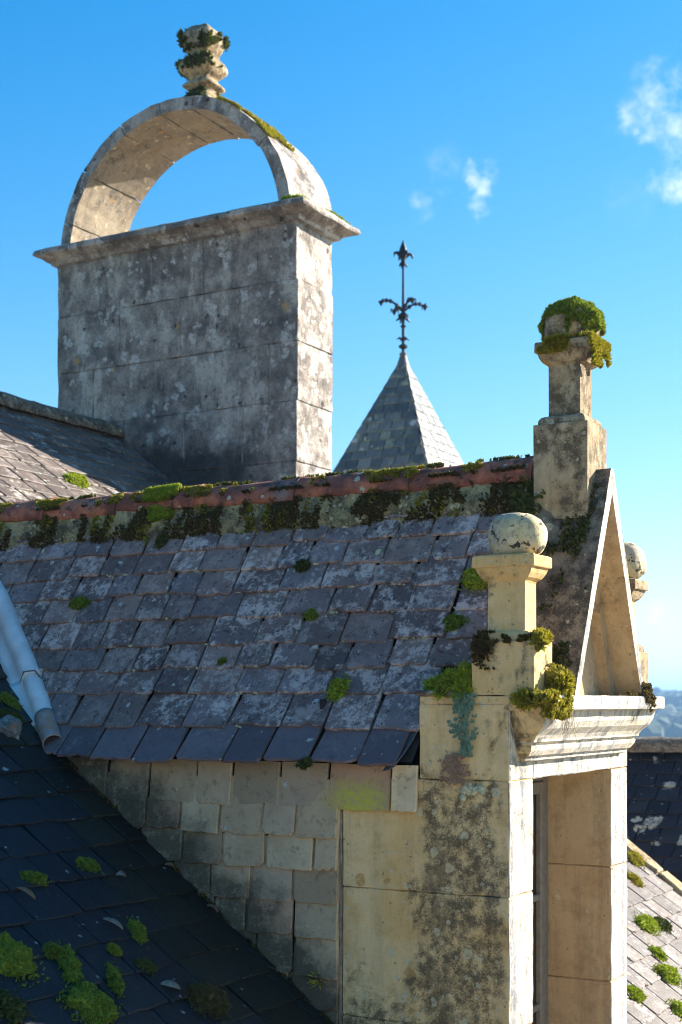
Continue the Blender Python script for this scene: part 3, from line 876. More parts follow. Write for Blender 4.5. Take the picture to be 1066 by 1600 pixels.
# deck with a hole where the dormer breaks through (left open under the dormer body)
dk = -.02
rv = [(UE, VE0, EZ + dk), (UE, VE1, EZ + dk), (RU, VE1, RZ + dk), (RU, VE0, RZ + dk), (U2, VE0, EZ + dk), (U2, VE1, EZ + dk),
      (UE, VE0, EZ + dk - .06), (UE, VE1, EZ + dk - .06), (RU, VE1, RZ + dk - .06), (RU, VE0, RZ + dk - .06), (U2, VE0, EZ + dk - .06), (U2, VE1, EZ + dk - .06)]
mroof = build('roof', rv, [(0, 1, 2, 3), (3, 2, 5, 4), (7, 6, 9, 8), (8, 9, 10, 11), (0, 6, 7, 1), (4, 5, 11, 10), (1, 7, 8, 2), (2, 8, 11, 5), (3, 9, 6, 0), (4, 10, 9, 3)], M['deck'], house)
mP = frame((RU, 0, RZ), (0, 1, 0), (-1 / mainS, 0, .751 / mainS))   # x = v, y up the slope (0 at the ridge, negative below)
LEN = (UE - RU) * mainS
rm = random.Random(11)
cand = []; y = -LEN
row = 0
while y < -.08:
    e = .175 if y < -LEN * .45 else .16
    u = RU - y / mainS
    x = VE0 + rm.uniform(0, .2)
    while x < VE1 - .05:
        wd = rm.choice([.19, .22, .24, .26, .29])
        wd = min(wd, VE1 - x)
        xc = x + wd / 2; v = xc; x += wd
        if wd < .06: continue
        um = u - .05
        z = main_z(um)
        vm = min(v, 2 * VC - v)
        if vm > .06 and um > -.76 - .0 and um < .0: continue
        if vm > .05 and um <= -.7 and um > pipe_u(vm) + .02: continue
        px, py, d = proj((um, v, z))
        wgt = -1
        if -60 < px < 1130 and 560 < py < 1680:
            if px < 580 and py > 1120 + px * .95 - 60 and v < .1: wgt = 1 / d + 1
            elif px < 330 and py < 800 and v > 1.4 and v < 4.85: wgt = 1 / d
            elif px > 960 and py > 1290 and v > 1.5: wgt = 1 / d + .5
            elif px < 60 and 900 < py < 1200: wgt = 1 / d
        cand.append((wgt, xc, y, wd, e, um, v))
    y += e; row += 1
vis = sorted([c for c in cand if c[0] > 0], key=lambda c: -c[0])
keep = set(id(c) for c in vis[:298])
sV, sF, sR = [], [], []
print('main slates', len(cand), 'in view', len(vis))
for c in cand:
    wgt, xc, y, wd, e, um, v = c
    h = e * 1.5
    mw = slate_mw(mP, xc, y + rm.uniform(-.007, .007), h, .010, e, rm, 1.2)
    if id(c) in keep:
        if v < .3 and um > -3.6:  # patch shadowed by the dormer takes the slates with shade in their colour
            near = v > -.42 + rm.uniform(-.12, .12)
            mt = M['slate_shade_algae'] if near else M['slate_shade']
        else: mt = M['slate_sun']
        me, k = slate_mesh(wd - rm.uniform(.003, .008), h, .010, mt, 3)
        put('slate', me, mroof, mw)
    else:
        vv, ff = slate_vf(wd - .006, h, .010, rm.randrange(9999))
        add_stuff(sV, sF, sR, vv, ff, mw, rm.random())
stuff_obj('slate_field', sV, sF, sR, M['slate_sun_stuff'], house)
# main ridge: dark mossy ridge tiles as far as the chimney
y = VE1 - .05
i = 0
while y > -1.5:
    V, F = [], []
    y0 = y - .46
    for l in range(6):
        t = l / 5
        yy = y + (y0 - y) * t
        for k in range(9):
            an = math.pi * k / 8
            r_ = .13 + .01 * t
            p = Vector((RU - r_ * 1.25 * math.cos(an), yy, RZ - .05 + r_ * math.sin(an)))
            V.append(p + noise.noise_vector(p * 6) * .012)
    for l in range(5):
        for k in range(8):
            q = l * 9 + k; F.append((q, q + 9, q + 10, q + 1))
    o = build('ridge_tile', V, F, M['parapet'], house, True)
    mo = o.modifiers.new('t', 'SOLIDIFY'); mo.thickness = .016
    y = y0 + .03; i += 1
# verge stones along the gable edge of the roof
t = -LEN
i = 0
while t < -2.9:
    l_ = rm.uniform(.42, .6)
    a = t + .004; b = t + l_ - .004
    v_, f_ = rough_box(VE1 - .13, VE1 + .04, a, b, .0, .05, .12, .012, .006, 8, i * 3.0, .01)
    v_ = [mP @ Vector(q) for q in v_]
    build('verge_stone', v_, f_, M['apex'], house)
    t += l_; i += 1
# main eaves gutter, below the frame
gp = [(UE + .07, VE0 + (VE1 - VE0) * k / 20, EZ - .08) for k in range(21)]
build('eaves_gutter', *tube(gp, .065, 10), M['zinc'], house, True)

# zinc roll along the valley between dormer roof and main roof
gut = empty('valley_gutter', (-2.6, .2, 0), 'pale blue zinc valley roll with rusty end left of the slates', 'gutter')
path = [(-3.59, .668, .986), (-3.325, .54, .765), (-3.051, .418, .557), (-2.869, .315, .379), (-2.673, .207, .195), (-2.506, .102, .036), (-2.361, .0, -.10), (-2.265, -.07, -.185)]
def spline(pts, n):
    pts = [Vector(p) for p in pts]; out = []
    for i in range(len(pts) - 1):
        p0, p1, p2, p3 = pts[max(i - 1, 0)], pts[i], pts[i + 1], pts[min(i + 2, len(pts) - 1)]
        for k in range(n):
            t = k / n
            out.append(.5 * ((2 * p1) + (p2 - p0) * t + (2 * p0 - 5 * p1 + 4 * p2 - p3) * t * t + (3 * p1 - p0 - 3 * p2 + p3) * t ** 3))
    return out + [pts[-1]]
sp = spline(path, 6)
def roll(name, pts, r0, r1, mat, flange=.06):
    V, F = [], []
    n = 9
    for i, p in enumerate(pts):
        t = (pts[min(i + 1, len(pts) - 1)] - pts[max(i - 1, 0)]).normalized()
        up_ = Vector((.45, -.55, .75)); side = t.cross(up_).normalized(); up_ = side.cross(t).normalized()
        if side.x < 0: side = -side
        r_ = r0 + (r1 - r0) * i / max(1, len(pts) - 1)
        prof = [(-r_ - flange, -r_ * .95), (-r_ - flange * .5, -r_ * .72), (-r_ * 1.02, -r_ * .45)]
        for k in range(n):
            an = math.pi * (1 - k / (n - 1))
            prof.append((math.cos(an) * r_, math.sin(an) * r_ * 1.05))
        prof.append((r_ * 1.02, -r_ * .8))
        for a, b in prof:
            q = p + side * a + up_ * b
            V.append(q + noise.noise_vector(q * 9) * .003)
    m = n + 4
    for i in range(len(pts) - 1):
        for k in range(m - 1):
            F.append((i * m + k, i * m + k + 1, (i + 1) * m + k + 1, (i + 1) * m + k))
    o = build(name, V, F, mat, gut, True)
    md = o.modifiers.new('t', 'SOLIDIFY'); md.thickness = .004; md.offset = -1
    return o
k1 = int(len(sp) * .64)
roll('zinc_roll', sp[:k1 + 1], .050, .049, M['zinc'])
roll('zinc_roll', sp[k1 - 1:-7], .044, .042, M['zinc'], .075)
roll('rusty_end', sp[-9:], .046, .044, M['rust'], .06)
build('solder_seam', *tube([sp[k1] + Vector((.35, .2, -.1)) * 0 + q for q in []] or [sp[k1] + Vector((-.05, -.03, .0)), sp[k1] + Vector((-.02, -.045, .045)), sp[k1] + Vector((.03, -.02, .052)), sp[k1] + Vector((.055, .0, .01))], .004, 6), M['lead'], gut)

# ================================================================== THE CHIMNEY
chim = empty('chimney', (-5.13, 5.1, 0), 'massive grey lichened chimney stack topped by a stone arch with finial', 'chimney')
CU0, CU1, CV0, CV1 = -6.41, -3.865, 4.80, 5.39
build('core', *rough_box(CU0 + .03, CU1 - .03, CV0 + .03, CV1 - .03, -1.0, 3.97, 1, .004, 0), M['joint_grey'], chim)
zc = [3.985, 3.50, 2.99, 2.50, 2.0, 1.5, .9, .2, -.9]
splits = [(-5.92, -5.35, -4.80, -4.25), (-5.70, -5.05, -4.45), (-6.0, -5.3, -4.68, -4.15), (-5.65, -5.0, -4.4), (-5.9, -5.2, -4.6), (-5.5, -4.7), (-5.9, -4.9), (-5.5, -4.6)]
for i in range(len(zc) - 1):
    xs = [CU0] + list(splits[i]) + [CU1]
    for k in range(len(xs) - 1):
        j = random.Random(i * 9 + k).uniform(-.003, .003)
        jr = random.Random(i * 19 + k).uniform(-.01, .006) if k == len(xs) - 2 else 0
        g = .0015
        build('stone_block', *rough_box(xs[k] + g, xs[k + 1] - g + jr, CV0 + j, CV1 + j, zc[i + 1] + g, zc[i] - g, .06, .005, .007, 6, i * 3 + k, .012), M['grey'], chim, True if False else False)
def ringm(p, z): return (CU0 - p, CU1 + p, CV0 - p, CV1 + .02 + p, z)
build('cornice', *loft([ringm(.0, 3.965), ringm(.035, 3.975), ringm(.05, 4.005), ringm(.115, 4.03), ringm(.16, 4.045), ringm(.168, 4.06), ringm(.16, 4.092), ringm(.12, 4.115), ringm(.04, 4.15), ringm(-.04, 4.165)],
                       .09, .009, 6, 3, .05), M['grey'], chim)
# arch of thin voussoirs
AC, AZ, AR, AT = -5.165, 4.02, 1.225, .108
AV1 = 5.56
a0 = math.asin((4.13 - AZ) / AR)
cuts = [a0, .62, 1.02, 1.36, 1.66, 2.02, 2.46, 2.86, math.pi - a0]
def voussoir(aa, bb, seed):
    V, F = [], []
    na = max(3, int((bb - aa) / .07)); nv_ = 7
    dj = random.Random(seed).uniform(-.006, .006)
    g = .004
    def P(i, j, r_):
        a = aa + g + (bb - aa - 2 * g) * i / na
        v = CV0 + .012 + (AV1 - CV0 - .012) * j / nv_
        p = Vector((AC + r_ * math.cos(a), v, AZ + r_ * math.sin(a)))
        return p + noise.noise_vector(p * 6 + Vector((seed, 0, 0))) * .009 + noise.noise_vector(p * 19) * .004
    for r_ in (AR + dj, AR - AT + dj):
        for i in range(na + 1):
            for j in range(nv_ + 1): V.append(P(i, j, r_))
    s1 = nv_ + 1; tot = s1 * (na + 1)
    for i in range(na):
        for j in range(nv_):
            q = i * s1 + j
            F.append((q, q + 1, q + s1 + 1, q + s1)); F.append((q + tot, q + s1 + tot, q + s1 + 1 + tot, q + 1 + tot))
    for i in range(na):
        for j in (0, nv_):
            q = i * s1 + j
            f = (q, q + s1, q + s1 + tot, q + tot); F.append(f if j == 0 else f[::-1])
    for j in range(nv_):
        for i in (0, na):
            q = i * s1 + j
            f = (q, q + tot, q + 1 + tot, q + 1); F.append(f if i == 0 else f[::-1])
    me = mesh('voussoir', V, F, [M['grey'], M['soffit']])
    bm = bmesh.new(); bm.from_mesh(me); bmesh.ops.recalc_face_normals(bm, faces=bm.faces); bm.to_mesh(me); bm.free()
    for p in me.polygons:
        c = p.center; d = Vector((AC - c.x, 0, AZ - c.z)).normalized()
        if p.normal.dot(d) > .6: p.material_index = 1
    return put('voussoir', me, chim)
for i in range(len(cuts) - 1): voussoir(cuts[i], cuts[i + 1], i)
# finial on the crown
FX, FY, FZ = -5.03, 5.13, 5.235
prof = [(.150, 0), (.150, .03), (.135, .06), (.115, .10), (.100, .14), (.112, .155), (.150, .175), (.152, .19), (.118, .215), (.098, .24), (.102, .255), (.145, .285), (.168, .32), (.17, .36), (.15, .40),
        (.115, .43), (.105, .45), (.115, .475), (.142, .53), (.15, .58), (.145, .63), (.11, .68), (.06, .71)]
V, F = loft([(FX - r_, FX + r_, FY - r_, FY + r_, FZ + z * 1.04) for r_, z in prof], .06, .010, 9, 5, .03)
fin = build('finial', V, F, M['apex'], chim, True)
md = fin.modifiers.new('s', 'SUBSURF'); md.levels = 1; md.render_levels = 1

# ================================================================== THE TURRET
TX, TY, TZ = -5.96, 10.874, 4.40
tur = empty('turret', (TX, TY, -11), 'square turret with pointed slate roof behind the dormer ridge', 'turret')
TB, TS = 1.25, 2.33
build('wall', *rough_box(TX - TB + .2, TX + TB - .2, TY - TB + .2, TY + TB - .2, -11, TZ - TB * TS + .05, 2, .01, 0), M['wall'], tur)
tb = TZ - TB * TS
tv = [(TX, TY, TZ), (TX - TB, TY - TB, tb), (TX + TB, TY - TB, tb), (TX + TB, TY + TB, tb), (TX - TB, TY + TB, tb)]
troof = build('roof', tv, [(0, 1, 2), (0, 2, 3), (0, 3, 4), (0, 4, 1), (4, 3, 2, 1)], M['deck'], tur)
V, F, Rr = [], [], []
rt_ = random.Random(3)
for sd_ in range(4):
    a = sd_ * math.pi / 2
    rot = Matrix.Translation((TX, TY, 0)) @ Matrix.Rotation(a, 4, 'Z')
    sl = math.hypot(1, TS)
    fp = rot @ frame((0, -TB, tb), (1, 0, 0), (0, 1 / sl, TS / sl))
    y = -.02
    while y < TB * sl - .12:
        hwid = TB * (1 - y / (TB * sl)); e = .13
        n = max(1, int(2 * hwid / .17)); wd = 2 * hwid / n
        sh = rt_.uniform(-.3, .3) * wd if n > 3 else 0
        x = -hwid
        while x < hwid - .02:
            w2 = min(wd * rt_.uniform(.75, 1.25), hwid - x)
            if w2 > .03:
                vv, ff = slate_vf(w2 - .005, e * 1.35, .008, rt_.randrange(9999))
                hw2 = TB * (1 - (y + e * 1.35) / (TB * sl))
                vv = [(max(-max(hw2, 0) - 0 - (x + w2 / 2), min(max(hw2, 0) - (x + w2 / 2), q[0])) if q[1] > e * .6 else q[0], q[1], q[2]) for q in vv]
                add_stuff(V, F, Rr, vv, ff, slate_mw(fp, x + w2 / 2, y, e * 1.35, .008, e, rt_, .8), rt_.random())
            x += w2
        y += e
stuff_obj('roof_slates', V, F, Rr, M['slate_turret'], tur)
# lead cone and wrought-iron finial
build('lead_cap', *lathe([(.13, TZ - .26), (.10, TZ - .17), (.045, TZ + .0), (.04, TZ + .02), (.055, TZ + .03), (.03, TZ + .05)], TX, TY, 12), M['lead'], tur, True)
fi = build('iron_finial', *join(tube([(TX, TY, TZ + .0), (TX, TY, TZ + .7), (TX, TY, TZ + 1.22)], [.020, .018, .013], 8),
        lathe([(.02, TZ + .09), (.055, TZ + .11), (.06, TZ + .13), (.02, TZ + .16)], TX, TY, 10),
        lathe([(.02, TZ + .36), (.04, TZ + .38), (.02, TZ + .40)], TX, TY, 10),
        lathe([(.02, TZ + .47), (.065, TZ + .50), (.07, TZ + .52), (.02, TZ + .56)], TX, TY, 10)), M['iron'], tur)
D1, D2 = (RGT * .9 + FWD * .35).normalized(), (RGT * .35 - FWD * .9).normalized()
def arm(dirv, sgn, z0, reach, rise, droop):
    d = dirv * sgn; c = Vector((TX, TY, TZ + z0))
    pts = [c + d * (reach * t) + Vector((0, 0, rise * math.sin(t * math.pi * .62) - droop * t ** 3)) for t in [k / 10 for k in range(11)]]
    parts = [tube(pts, [.014] * 11, 6)]
    for t in (3, 6, 8):
        q = pts[t]; parts.append(lathe([(.004, q.z - .03), (.026, q.z - .012), (.026, q.z + .012), (.004, q.z + .03)], q.x, q.y, 7))
    q = pts[-1]
    e1 = q + d * .01 + Vector((0, 0, -.05)); parts.append(tube([q + Vector((0, 0, .03)), q + d * .02, e1], [.012, .034, .006], 7))
    s = d.cross(Vector((0, 0, 1)))
    for g in (1, -1): parts.append(tube([q, q + s * .05 * g + Vector((0, 0, .02)), q + s * .06 * g + Vector((0, 0, -.03))], [.014, .014, .004], 6))
    build('scroll', *join(*parts), M['iron'], fi)
for dv, sg in ((D1, 1), (D1, -1)): arm(dv, sg, .56, .29, .14, .03)
for dv, sg in ((D2, 1), (D2, -1)): arm(dv, sg, .56, .27, .12, .03)
for dv, sg in ((D1, 1), (D1, -1), (D2, 1), (D2, -1)):
    d = dv * sg; c = Vector((TX, TY, TZ + .20))
    build('leaf', *tube([c, c + d * .05 + Vector((0, 0, .03)), c + d * .09 + Vector((0, 0, .01))], [.012, .016, .004], 6), M['iron'], fi)
    c = Vector((TX, TY, TZ + .50))
    build('leaf', *tube([c, c + d * .06 + Vector((0, 0, -.03)), c + d * .10 + Vector((0, 0, -.06))], [.012, .018, .004], 6), M['iron'], fi)
# fleur-de-lis head (crossed blades, so that it has depth)
ft = TZ + 1.16
parts = [lathe([(.012, ft), (.03, ft + .03), (.028, ft + .06), (.05, ft + .12), (.058, ft + .16), (.04, ft + .22), (.012, ft + .29), (.002, ft + .32)], TX, TY, 10)]
for d in (D1, -D1, D2, -D2):
    c = Vector((TX, TY, ft + .06))
    parts.append(tube([c, c + d * .04 + Vector((0, 0, .05)), c + d * .085 + Vector((0, 0, .085)), c + d * .12 + Vector((0, 0, .075)), c + d * .13 + Vector((0, 0, .03))], [.02, .024, .022, .018, .008], 7))
    parts.append(tube([c + Vector((0, 0, -.02)), c + d * .04 + Vector((0, 0, -.06)), c + d * .055 + Vector((0, 0, -.09))], [.016, .016, .004], 6))
build('fleur_de_lis', *join(*parts), M['iron'], fi, True)

# ================================================================== THE WING BEYOND
wing = empty('wing_house', (2, 8.4, -11), 'low wing with a nearly black lichen blotched slate roof behind the dormer', 'house')
WV, WZ, WS = 8.2, -.42, .95
WU0, WU1 = -4.0, 14.0
V0 = 5.35
build('wall', *rough_box(WU0, WU1, V0 + .3, 2 * WV - V0 - .3, -11, WZ - (WV - V0 - .3) * WS - .02, 3, .01, 0), M['wall'], wing)
wz0 = WZ - (WV - V0) * WS
wr = build('roof', [(WU0, V0, wz0), (WU1, V0, wz0), (WU1, WV, WZ), (WU0, WV, WZ), (WU1, 2 * WV - V0, wz0), (WU0, 2 * WV - V0, wz0)], [(0, 1, 2, 3), (3, 2, 4, 5), (1, 4, 2), (0, 3, 5), (0, 5, 4, 1)], M['deck'], wing)
V, F, Rr = [], [], []
sl = math.hypot(1, WS); fp = frame((0, V0, wz0), (1, 0, 0), (0, 1 / sl, WS / sl))
y = 0
while y < (WV - V0) * sl - .1:
    x = WU0 + rt_.uniform(0, .2)
    while x < 8:
        wd = rt_.uniform(.18, .28)
        vv, ff = slate_vf(wd - .006, .26, .010, rt_.randrange(9999))
        add_stuff(V, F, Rr, vv, ff, slate_mw(fp, x + wd / 2, y, .26, .010, .17, rt_, 1.2), rt_.random()); x += wd
    y += .17
stuff_obj('roof_slates', V, F, Rr, M['slate_wing'], wing)
x = WU0
while x < 8:
    V, F = [], []
    for l in range(5):
        xx = x + .44 * l / 4
        for k in range(9):
            an = math.pi * k / 8; p = Vector((xx, WV - .14 * math.cos(an) * 1.2, WZ - .04 + .14 * math.sin(an)))
            V.append(p + noise.noise_vector(p * 5) * .025)
    for l in range(4):
        for k in range(8):
            q = l * 9 + k; F.append((q, q + 9, q + 10, q + 1)[::-1])
    build('ridge_tile', V, F, M['parapet'], wing, True); x += .43

# ================================================================== MOSS, SEDUM, LEAVES
def tufts(V, F, pts, r, ln=.012, wd=.0035, blades=4, lean=.8):
    """small upright shoots on (point, normal) pairs"""
    for p, n in pts:
        n = n.normalized()
        a = n.orthogonal().normalized(); b = n.cross(a)
        for k in range(blades):
            an = r.uniform(0, 6.283)
            d = (n + (a * math.cos(an) + b * math.sin(an)) * r.uniform(.1, lean)).normalized()
            s = d.cross(n if abs(d.dot(n)) < .98 else a).normalized() * wd * r.uniform(.7, 1.3)
            l_ = ln * r.uniform(.5, 1.4)
            o = len(V)
            V += [p - s - n * .002, p + s - n * .002, p + d * l_ * .6 + s * .7, p + d * l_, p + d * l_ * .6 - s * .7]
            F.append((o, o + 1, o + 2, o + 3, o + 4))
def dome(rx, ry, h, r, nseg=16, nr=6):
    V, F = [], []; sd = r.uniform(0, 50)
    for j in range(nr):
        ph = math.pi / 2 * j / nr
        for i in range(nseg):
            a = 2 * math.pi * i / nseg
            d = Vector((math.cos(ph) * math.cos(a), math.cos(ph) * math.sin(a), math.sin(ph)))
            k = 1 + .55 * noise.noise(d * 1.5 + Vector((sd, 0, 0))) + .35 * noise.noise(d * 4 + Vector((sd, 3, 0)))
            V.append(Vector((d.x * rx * k, d.y * ry * k, d.z * h * k - .004)))
    V.append(Vector((0, 0, h)))
    for j in range(nr - 1):
        for i in range(nseg):
            F.append((j * nseg + i, j * nseg + (i + 1) % nseg, (j + 1) * nseg + (i + 1) % nseg, (j + 1) * nseg + i))
    for i in range(nseg): F.append(((nr - 1) * nseg + i, (nr - 1) * nseg + (i + 1) % nseg, nr * nseg))
    return V, F
def sample(V, F, n, r):
    out = []; tri = []
    for f in F:
        for k in range(1, len(f) - 1): tri.append((f[0], f[k], f[k + 1]))
    ar = [((V[b] - V[a]).cross(V[c] - V[a])).length for a, b, c in tri]
    for a, b, c in r.choices(tri, ar, k=n):
        x, y = r.random(), r.random()
        if x + y > 1: x, y = 1 - x, 1 - y
        p = V[a] + (V[b] - V[a]) * x + (V[c] - V[a]) * y
        out.append((p, (V[b] - V[a]).cross(V[c] - V[a]).normalized()))
    return out
def cushion(loc, mw, rx, ry, h, mat, label, group, seed, n=260, ln=.012, wd=.0032, name='moss_cushion', cat='moss', rot=0.0):
    r = random.Random(seed)
    V, F = dome(rx, ry, h * .75, r)
    P = sample(V, F, n, r)
    for _ in range(n // 7):            # loose shoots thinning out round the pad
        a = r.uniform(0, 6.283); q = 1 + abs(r.gauss(0, .28)); P.append((Vector((math.cos(a) * rx * q, math.sin(a) * ry * q, .0)), Vector((math.cos(a) * .4, math.sin(a) * .4, 1))))
    tufts(V, F, P, r, ln, wd)
    me = mesh(name, V, F, mat)
    o = put(name, me, None, Matrix.Translation(Vector(loc)) @ mw.to_3x3().to_4x4() @ Matrix.Rotation(rot, 4, 'Z'))
    return tag(o, label, cat, group)
def onD(u, v, up=.032): return roofP(v) @ Vector((u, 0, up))
def onM(u, v, up=.024): return mP @ Vector((v, -(u - RU) * mainS, up))
G1 = 'moss cushions on the dormer slates'
for i, (u, v, rx, ry, h, mt, lb) in enumerate([
    (-2.49, .42, .050, .030, .030, 'moss', 'green moss cushion high on the left of the dormer slates, above the zinc roll'),
    (-.84, .15, .040, .050, .040, 'moss_bright', 'bright green moss cushion alone in the lower middle of the dormer slates'),
    (-1.23, .50, .034, .026, .022, 'moss_dark', 'small dark moss tuft on the dormer slates midway below the ridge'),
    (-1.10, .36, .028, .022, .018, 'moss', 'tiny moss tuft in the middle of the dormer slates, beneath the dark tuft'),
    (-.37, .325, .050, .034, .026, 'moss', 'flat moss patch on the pale slate beside the near pinnacle shaft'),
    (-.325, .44, .055, .060, .045, 'moss_bright', 'round moss clump tucked left of the near pinnacle cap'),
    (-2.11, .60, .030, .040, .022, 'moss_dark', 'nearly black moss tuft just under the ridge mortar at left'),
    (-1.50, .235, .018, .014, .014, 'moss', 'pea sized moss dot on the lower middle dormer slates'),
    (-.86, -.10, .026, .020, .020, 'moss_dark', 'dark moss strand hanging from the dormer eaves edge')]):
    cushion(onD(u, v), roofP(v), rx, ry, h, M[mt], lb, G1, 40 + i, 240)
G2 = 'moss cushions on the shaded main roof'
for i, (u, v, rx, ry, h, rot, mt, lb) in enumerate([
    (-2.60, -.02, .05, .035, .03, 1.2, 'moss', 'moss pad on dark slates left of the zinc roll, upper one of two'),
    (-2.50, -.12, .05, .04, .03, .5, 'moss_dark', 'moss pad leaning on the lichened stone left of the zinc roll'),
    (-1.66, -.90, .045, .03, .025, .3, 'moss', 'small moss pad near the left frame edge on the dark roof, above brown leaf'),
    (-1.68, -.55, .045, .034, .028, .4, 'moss', 'small moss pad on dark slates beneath the tall cheek, uppermost right'),
    (-1.36, -.63, .030, .055, .028, .5, 'moss', 'oval moss pad on the dark roof between cheek and leaf, slanting'),
    (-1.37, -1.36, .085, .10, .06, 0, 'moss', 'big bushy moss cushion at the left frame edge of the dark roof'),
    (-1.21, -1.55, .06, .06, .04, 0, 'moss_dark', 'dark moss cushion cut by the left frame edge near the bottom corner'),
    (-1.29, -1.13, .036, .10, .035, .55, 'moss', 'long moss pad running down the dark slates at lower left'),
    (-1.13, -1.21, .085, .085, .06, 0, 'moss', 'largest round moss cushion at the bottom left of the dark roof'),
    (-1.20, -.98, .025, .07, .025, .55, 'moss', 'narrow moss streak right of the largest round cushion'),
    (-1.22, -.76, .035, .03, .022, .4, 'moss_dark', 'small flat moss pad just above the round reddish cushion'),
    (-1.03, -.62, .078, .078, .065, 0, 'moss_brown', 'round moss cushion with reddish shoots at the bottom of the dark roof'),
    (-1.31, -.84, .022, .022, .018, 0, 'moss', 'tiny moss dot in the middle of the dark roof'),
    (-1.36, -1.14, .034, .03, .025, 0, 'moss', 'small moss pad touching the upper end of the long pad')]):
    cushion(onM(u, v), mP, rx, ry, h, M[mt], lb, G2, 80 + i, 360 if rx < .07 else 900, .011, rot=-rot)
G3 = 'moss cushions on the sunlit roof right of the dormer'
for i, (u, v, rx, ry, h, mt, lb) in enumerate([
    (-.66, 3.88, .11, .075, .05, 'moss_bright', 'large bright moss cushion on sunlit slates, upper of the two big ones'),
    (-.37, 3.37, .10, .075, .05, 'moss_bright', 'large bright moss cushion on sunlit slates, lower of the two big ones'),
    (-1.07, 4.90, .10, .07, .05, 'moss_yellow', 'yellow green moss right behind the far jamb under the verge'),
    (-.49, 3.56, .06, .05, .03, 'moss_bright', 'small bright moss pad between the two large cushions'),
    (-.94, 4.49, .07, .06, .035, 'moss_yellow', 'yellow moss pad peeping out behind the far jamb'),
    (-.18, 3.03, .09, .07, .05, 'moss_bright', 'bright moss cushion at the bottom right frame edge'),
    (-.37, 2.71, .06, .05, .03, 'moss_bright', 'low moss pad beside the far jamb near the bottom frame edge'),
    (-.62, 4.10, .09, .05, .035, 'moss_dark', 'brownish moss pad touching the upper big bright cushion')]):
    cushion(onM(u, v), mP, rx, ry, h, M[mt], lb, G3, 120 + i, 420, .014, .0036)
cushion(onM(-4.80, 3.12), mP, .10, .08, .05, M['moss_bright'], 'bright moss dot on the sunlit slates behind the ridge at left', None, 140, 260, .018, .006)

V, F = [], []
r = random.Random(55)
for _ in range(60):
    i = r.randrange(1, 9); u = r.uniform(-2.5, -.35); c0 = onD(u, rows[i] + .004, .034)
    for k in range(r.randrange(1, 5)):
        v_, f_ = dome(r.uniform(.005, .011), r.uniform(.004, .008), .005, r, 8, 3)
        mm = Matrix.Translation(c0 + Vector((r.uniform(-.018, .018), 0, r.uniform(-.004, .004)))) @ roofP(rows[i]).to_3x3().to_4x4()
        V, F = join((V, F), ([mm @ q for q in v_], f_))
tag(put('slate_lichen', mesh('slate_lichen', V, F, m_plain('cream_lichen', (.60, .56, .34), .95, n=(90, .3)), True)), 'cream lichen crusts dotted along the dormer slate edges', 'lichen', None, 'stuff')
# lichened stone lying by the zinc roll
r = random.Random(4)
V, F = dome(.085, .06, .05, r, 18, 7)
o = put('loose_stone', mesh('loose_stone', V, F, M['rock'], True), None, Matrix.Translation(onM(-2.43, -.20)) @ mP.to_3x3().to_4x4() @ Matrix.Rotation(.5, 4, 'Z'))
tag(o, 'pale lichened stone lump lying on the dark roof left of the zinc roll', 'stone')

# moss on masonry: shoots over a surface patch picked by a mask
def patch(name, pts, mat, label, cat, ln=.014, wd=.004, blades=4, seed=1, group=None, extra=None, kind=None):
    r = random.Random(seed); V, F = [], []
    tufts(V, F, pts, r, ln, wd, blades)
    if extra: V2, F2 = extra; o0 = len(V); V += V2; F += [tuple(i + o0 for i in f) for f in F2]
    o = put(name, mesh(name, V, F, mat)); tag(o, label, cat, group, kind)
    return o
def shell(cx, cy, cz, rx, ry, rz, test, n, seed, lump=.12):
    r = random.Random(seed); out = []
    while len(out) < n:
        d = Vector((r.gauss(0, 1), r.gauss(0, 1), r.gauss(0, 1))).normalized()
        if not test(d): continue
        k = 1 + lump * noise.noise(d * 4 + Vector((seed, 0, 0)))
        out.append((Vector((cx + d.x * rx * k, cy + d.y * ry * k, cz + d.z * rz * k)), Vector((d.x / rx, d.y / ry, d.z / rz))))
    return out
bz = APEX_Z + .075
patch('moss_hood', shell(-.008, VC, bz, .124, .124, .106, lambda d: d.z > -.25 + .9 * noise.noise(d * 2.0 + Vector((8, 2, 1))) and not (d.y < -.55 and d.z < .28 and d.x < .1), 3200, 3),
      M['moss'], 'thick green moss hood on the ball of the tall apex pinnacle', 'moss', .017, .0042)
ring = []
r = random.Random(8)
for _ in range(2600):
    t = r.random(); side = r.choice('nnnrrrrf')
    zz = APEX_Z - r.random() ** 1.5 * (.06 if side == 'n' else .115)
    hw_ = .128
    if side == 'n': x, y, nn = -.018 + r.uniform(-.8, 1) * hw_, VC - hw_, Vector((0, -1, .6))
    elif side == 'r': x, y, nn = -.018 + hw_, VC + r.uniform(-1, 1) * hw_, Vector((1, 0, .6))
    else: x, y, nn = -.018 + r.uniform(-1, 1) * hw_, VC + r.uniform(-1, 1) * hw_, Vector((0, 0, 1)); 
    if side == 'f': zz = APEX_Z + .004
    if noise.noise(Vector((x * 9, y * 9, zz * 9))) < (-.05 if side == 'n' else -.25): continue
    ring.append((Vector((x, y, zz)), nn))
patch('moss_collar', ring, M['moss_yellow'], 'yellowish moss collar over the cap edge of the tall apex pinnacle', 'moss', .020, .0045)
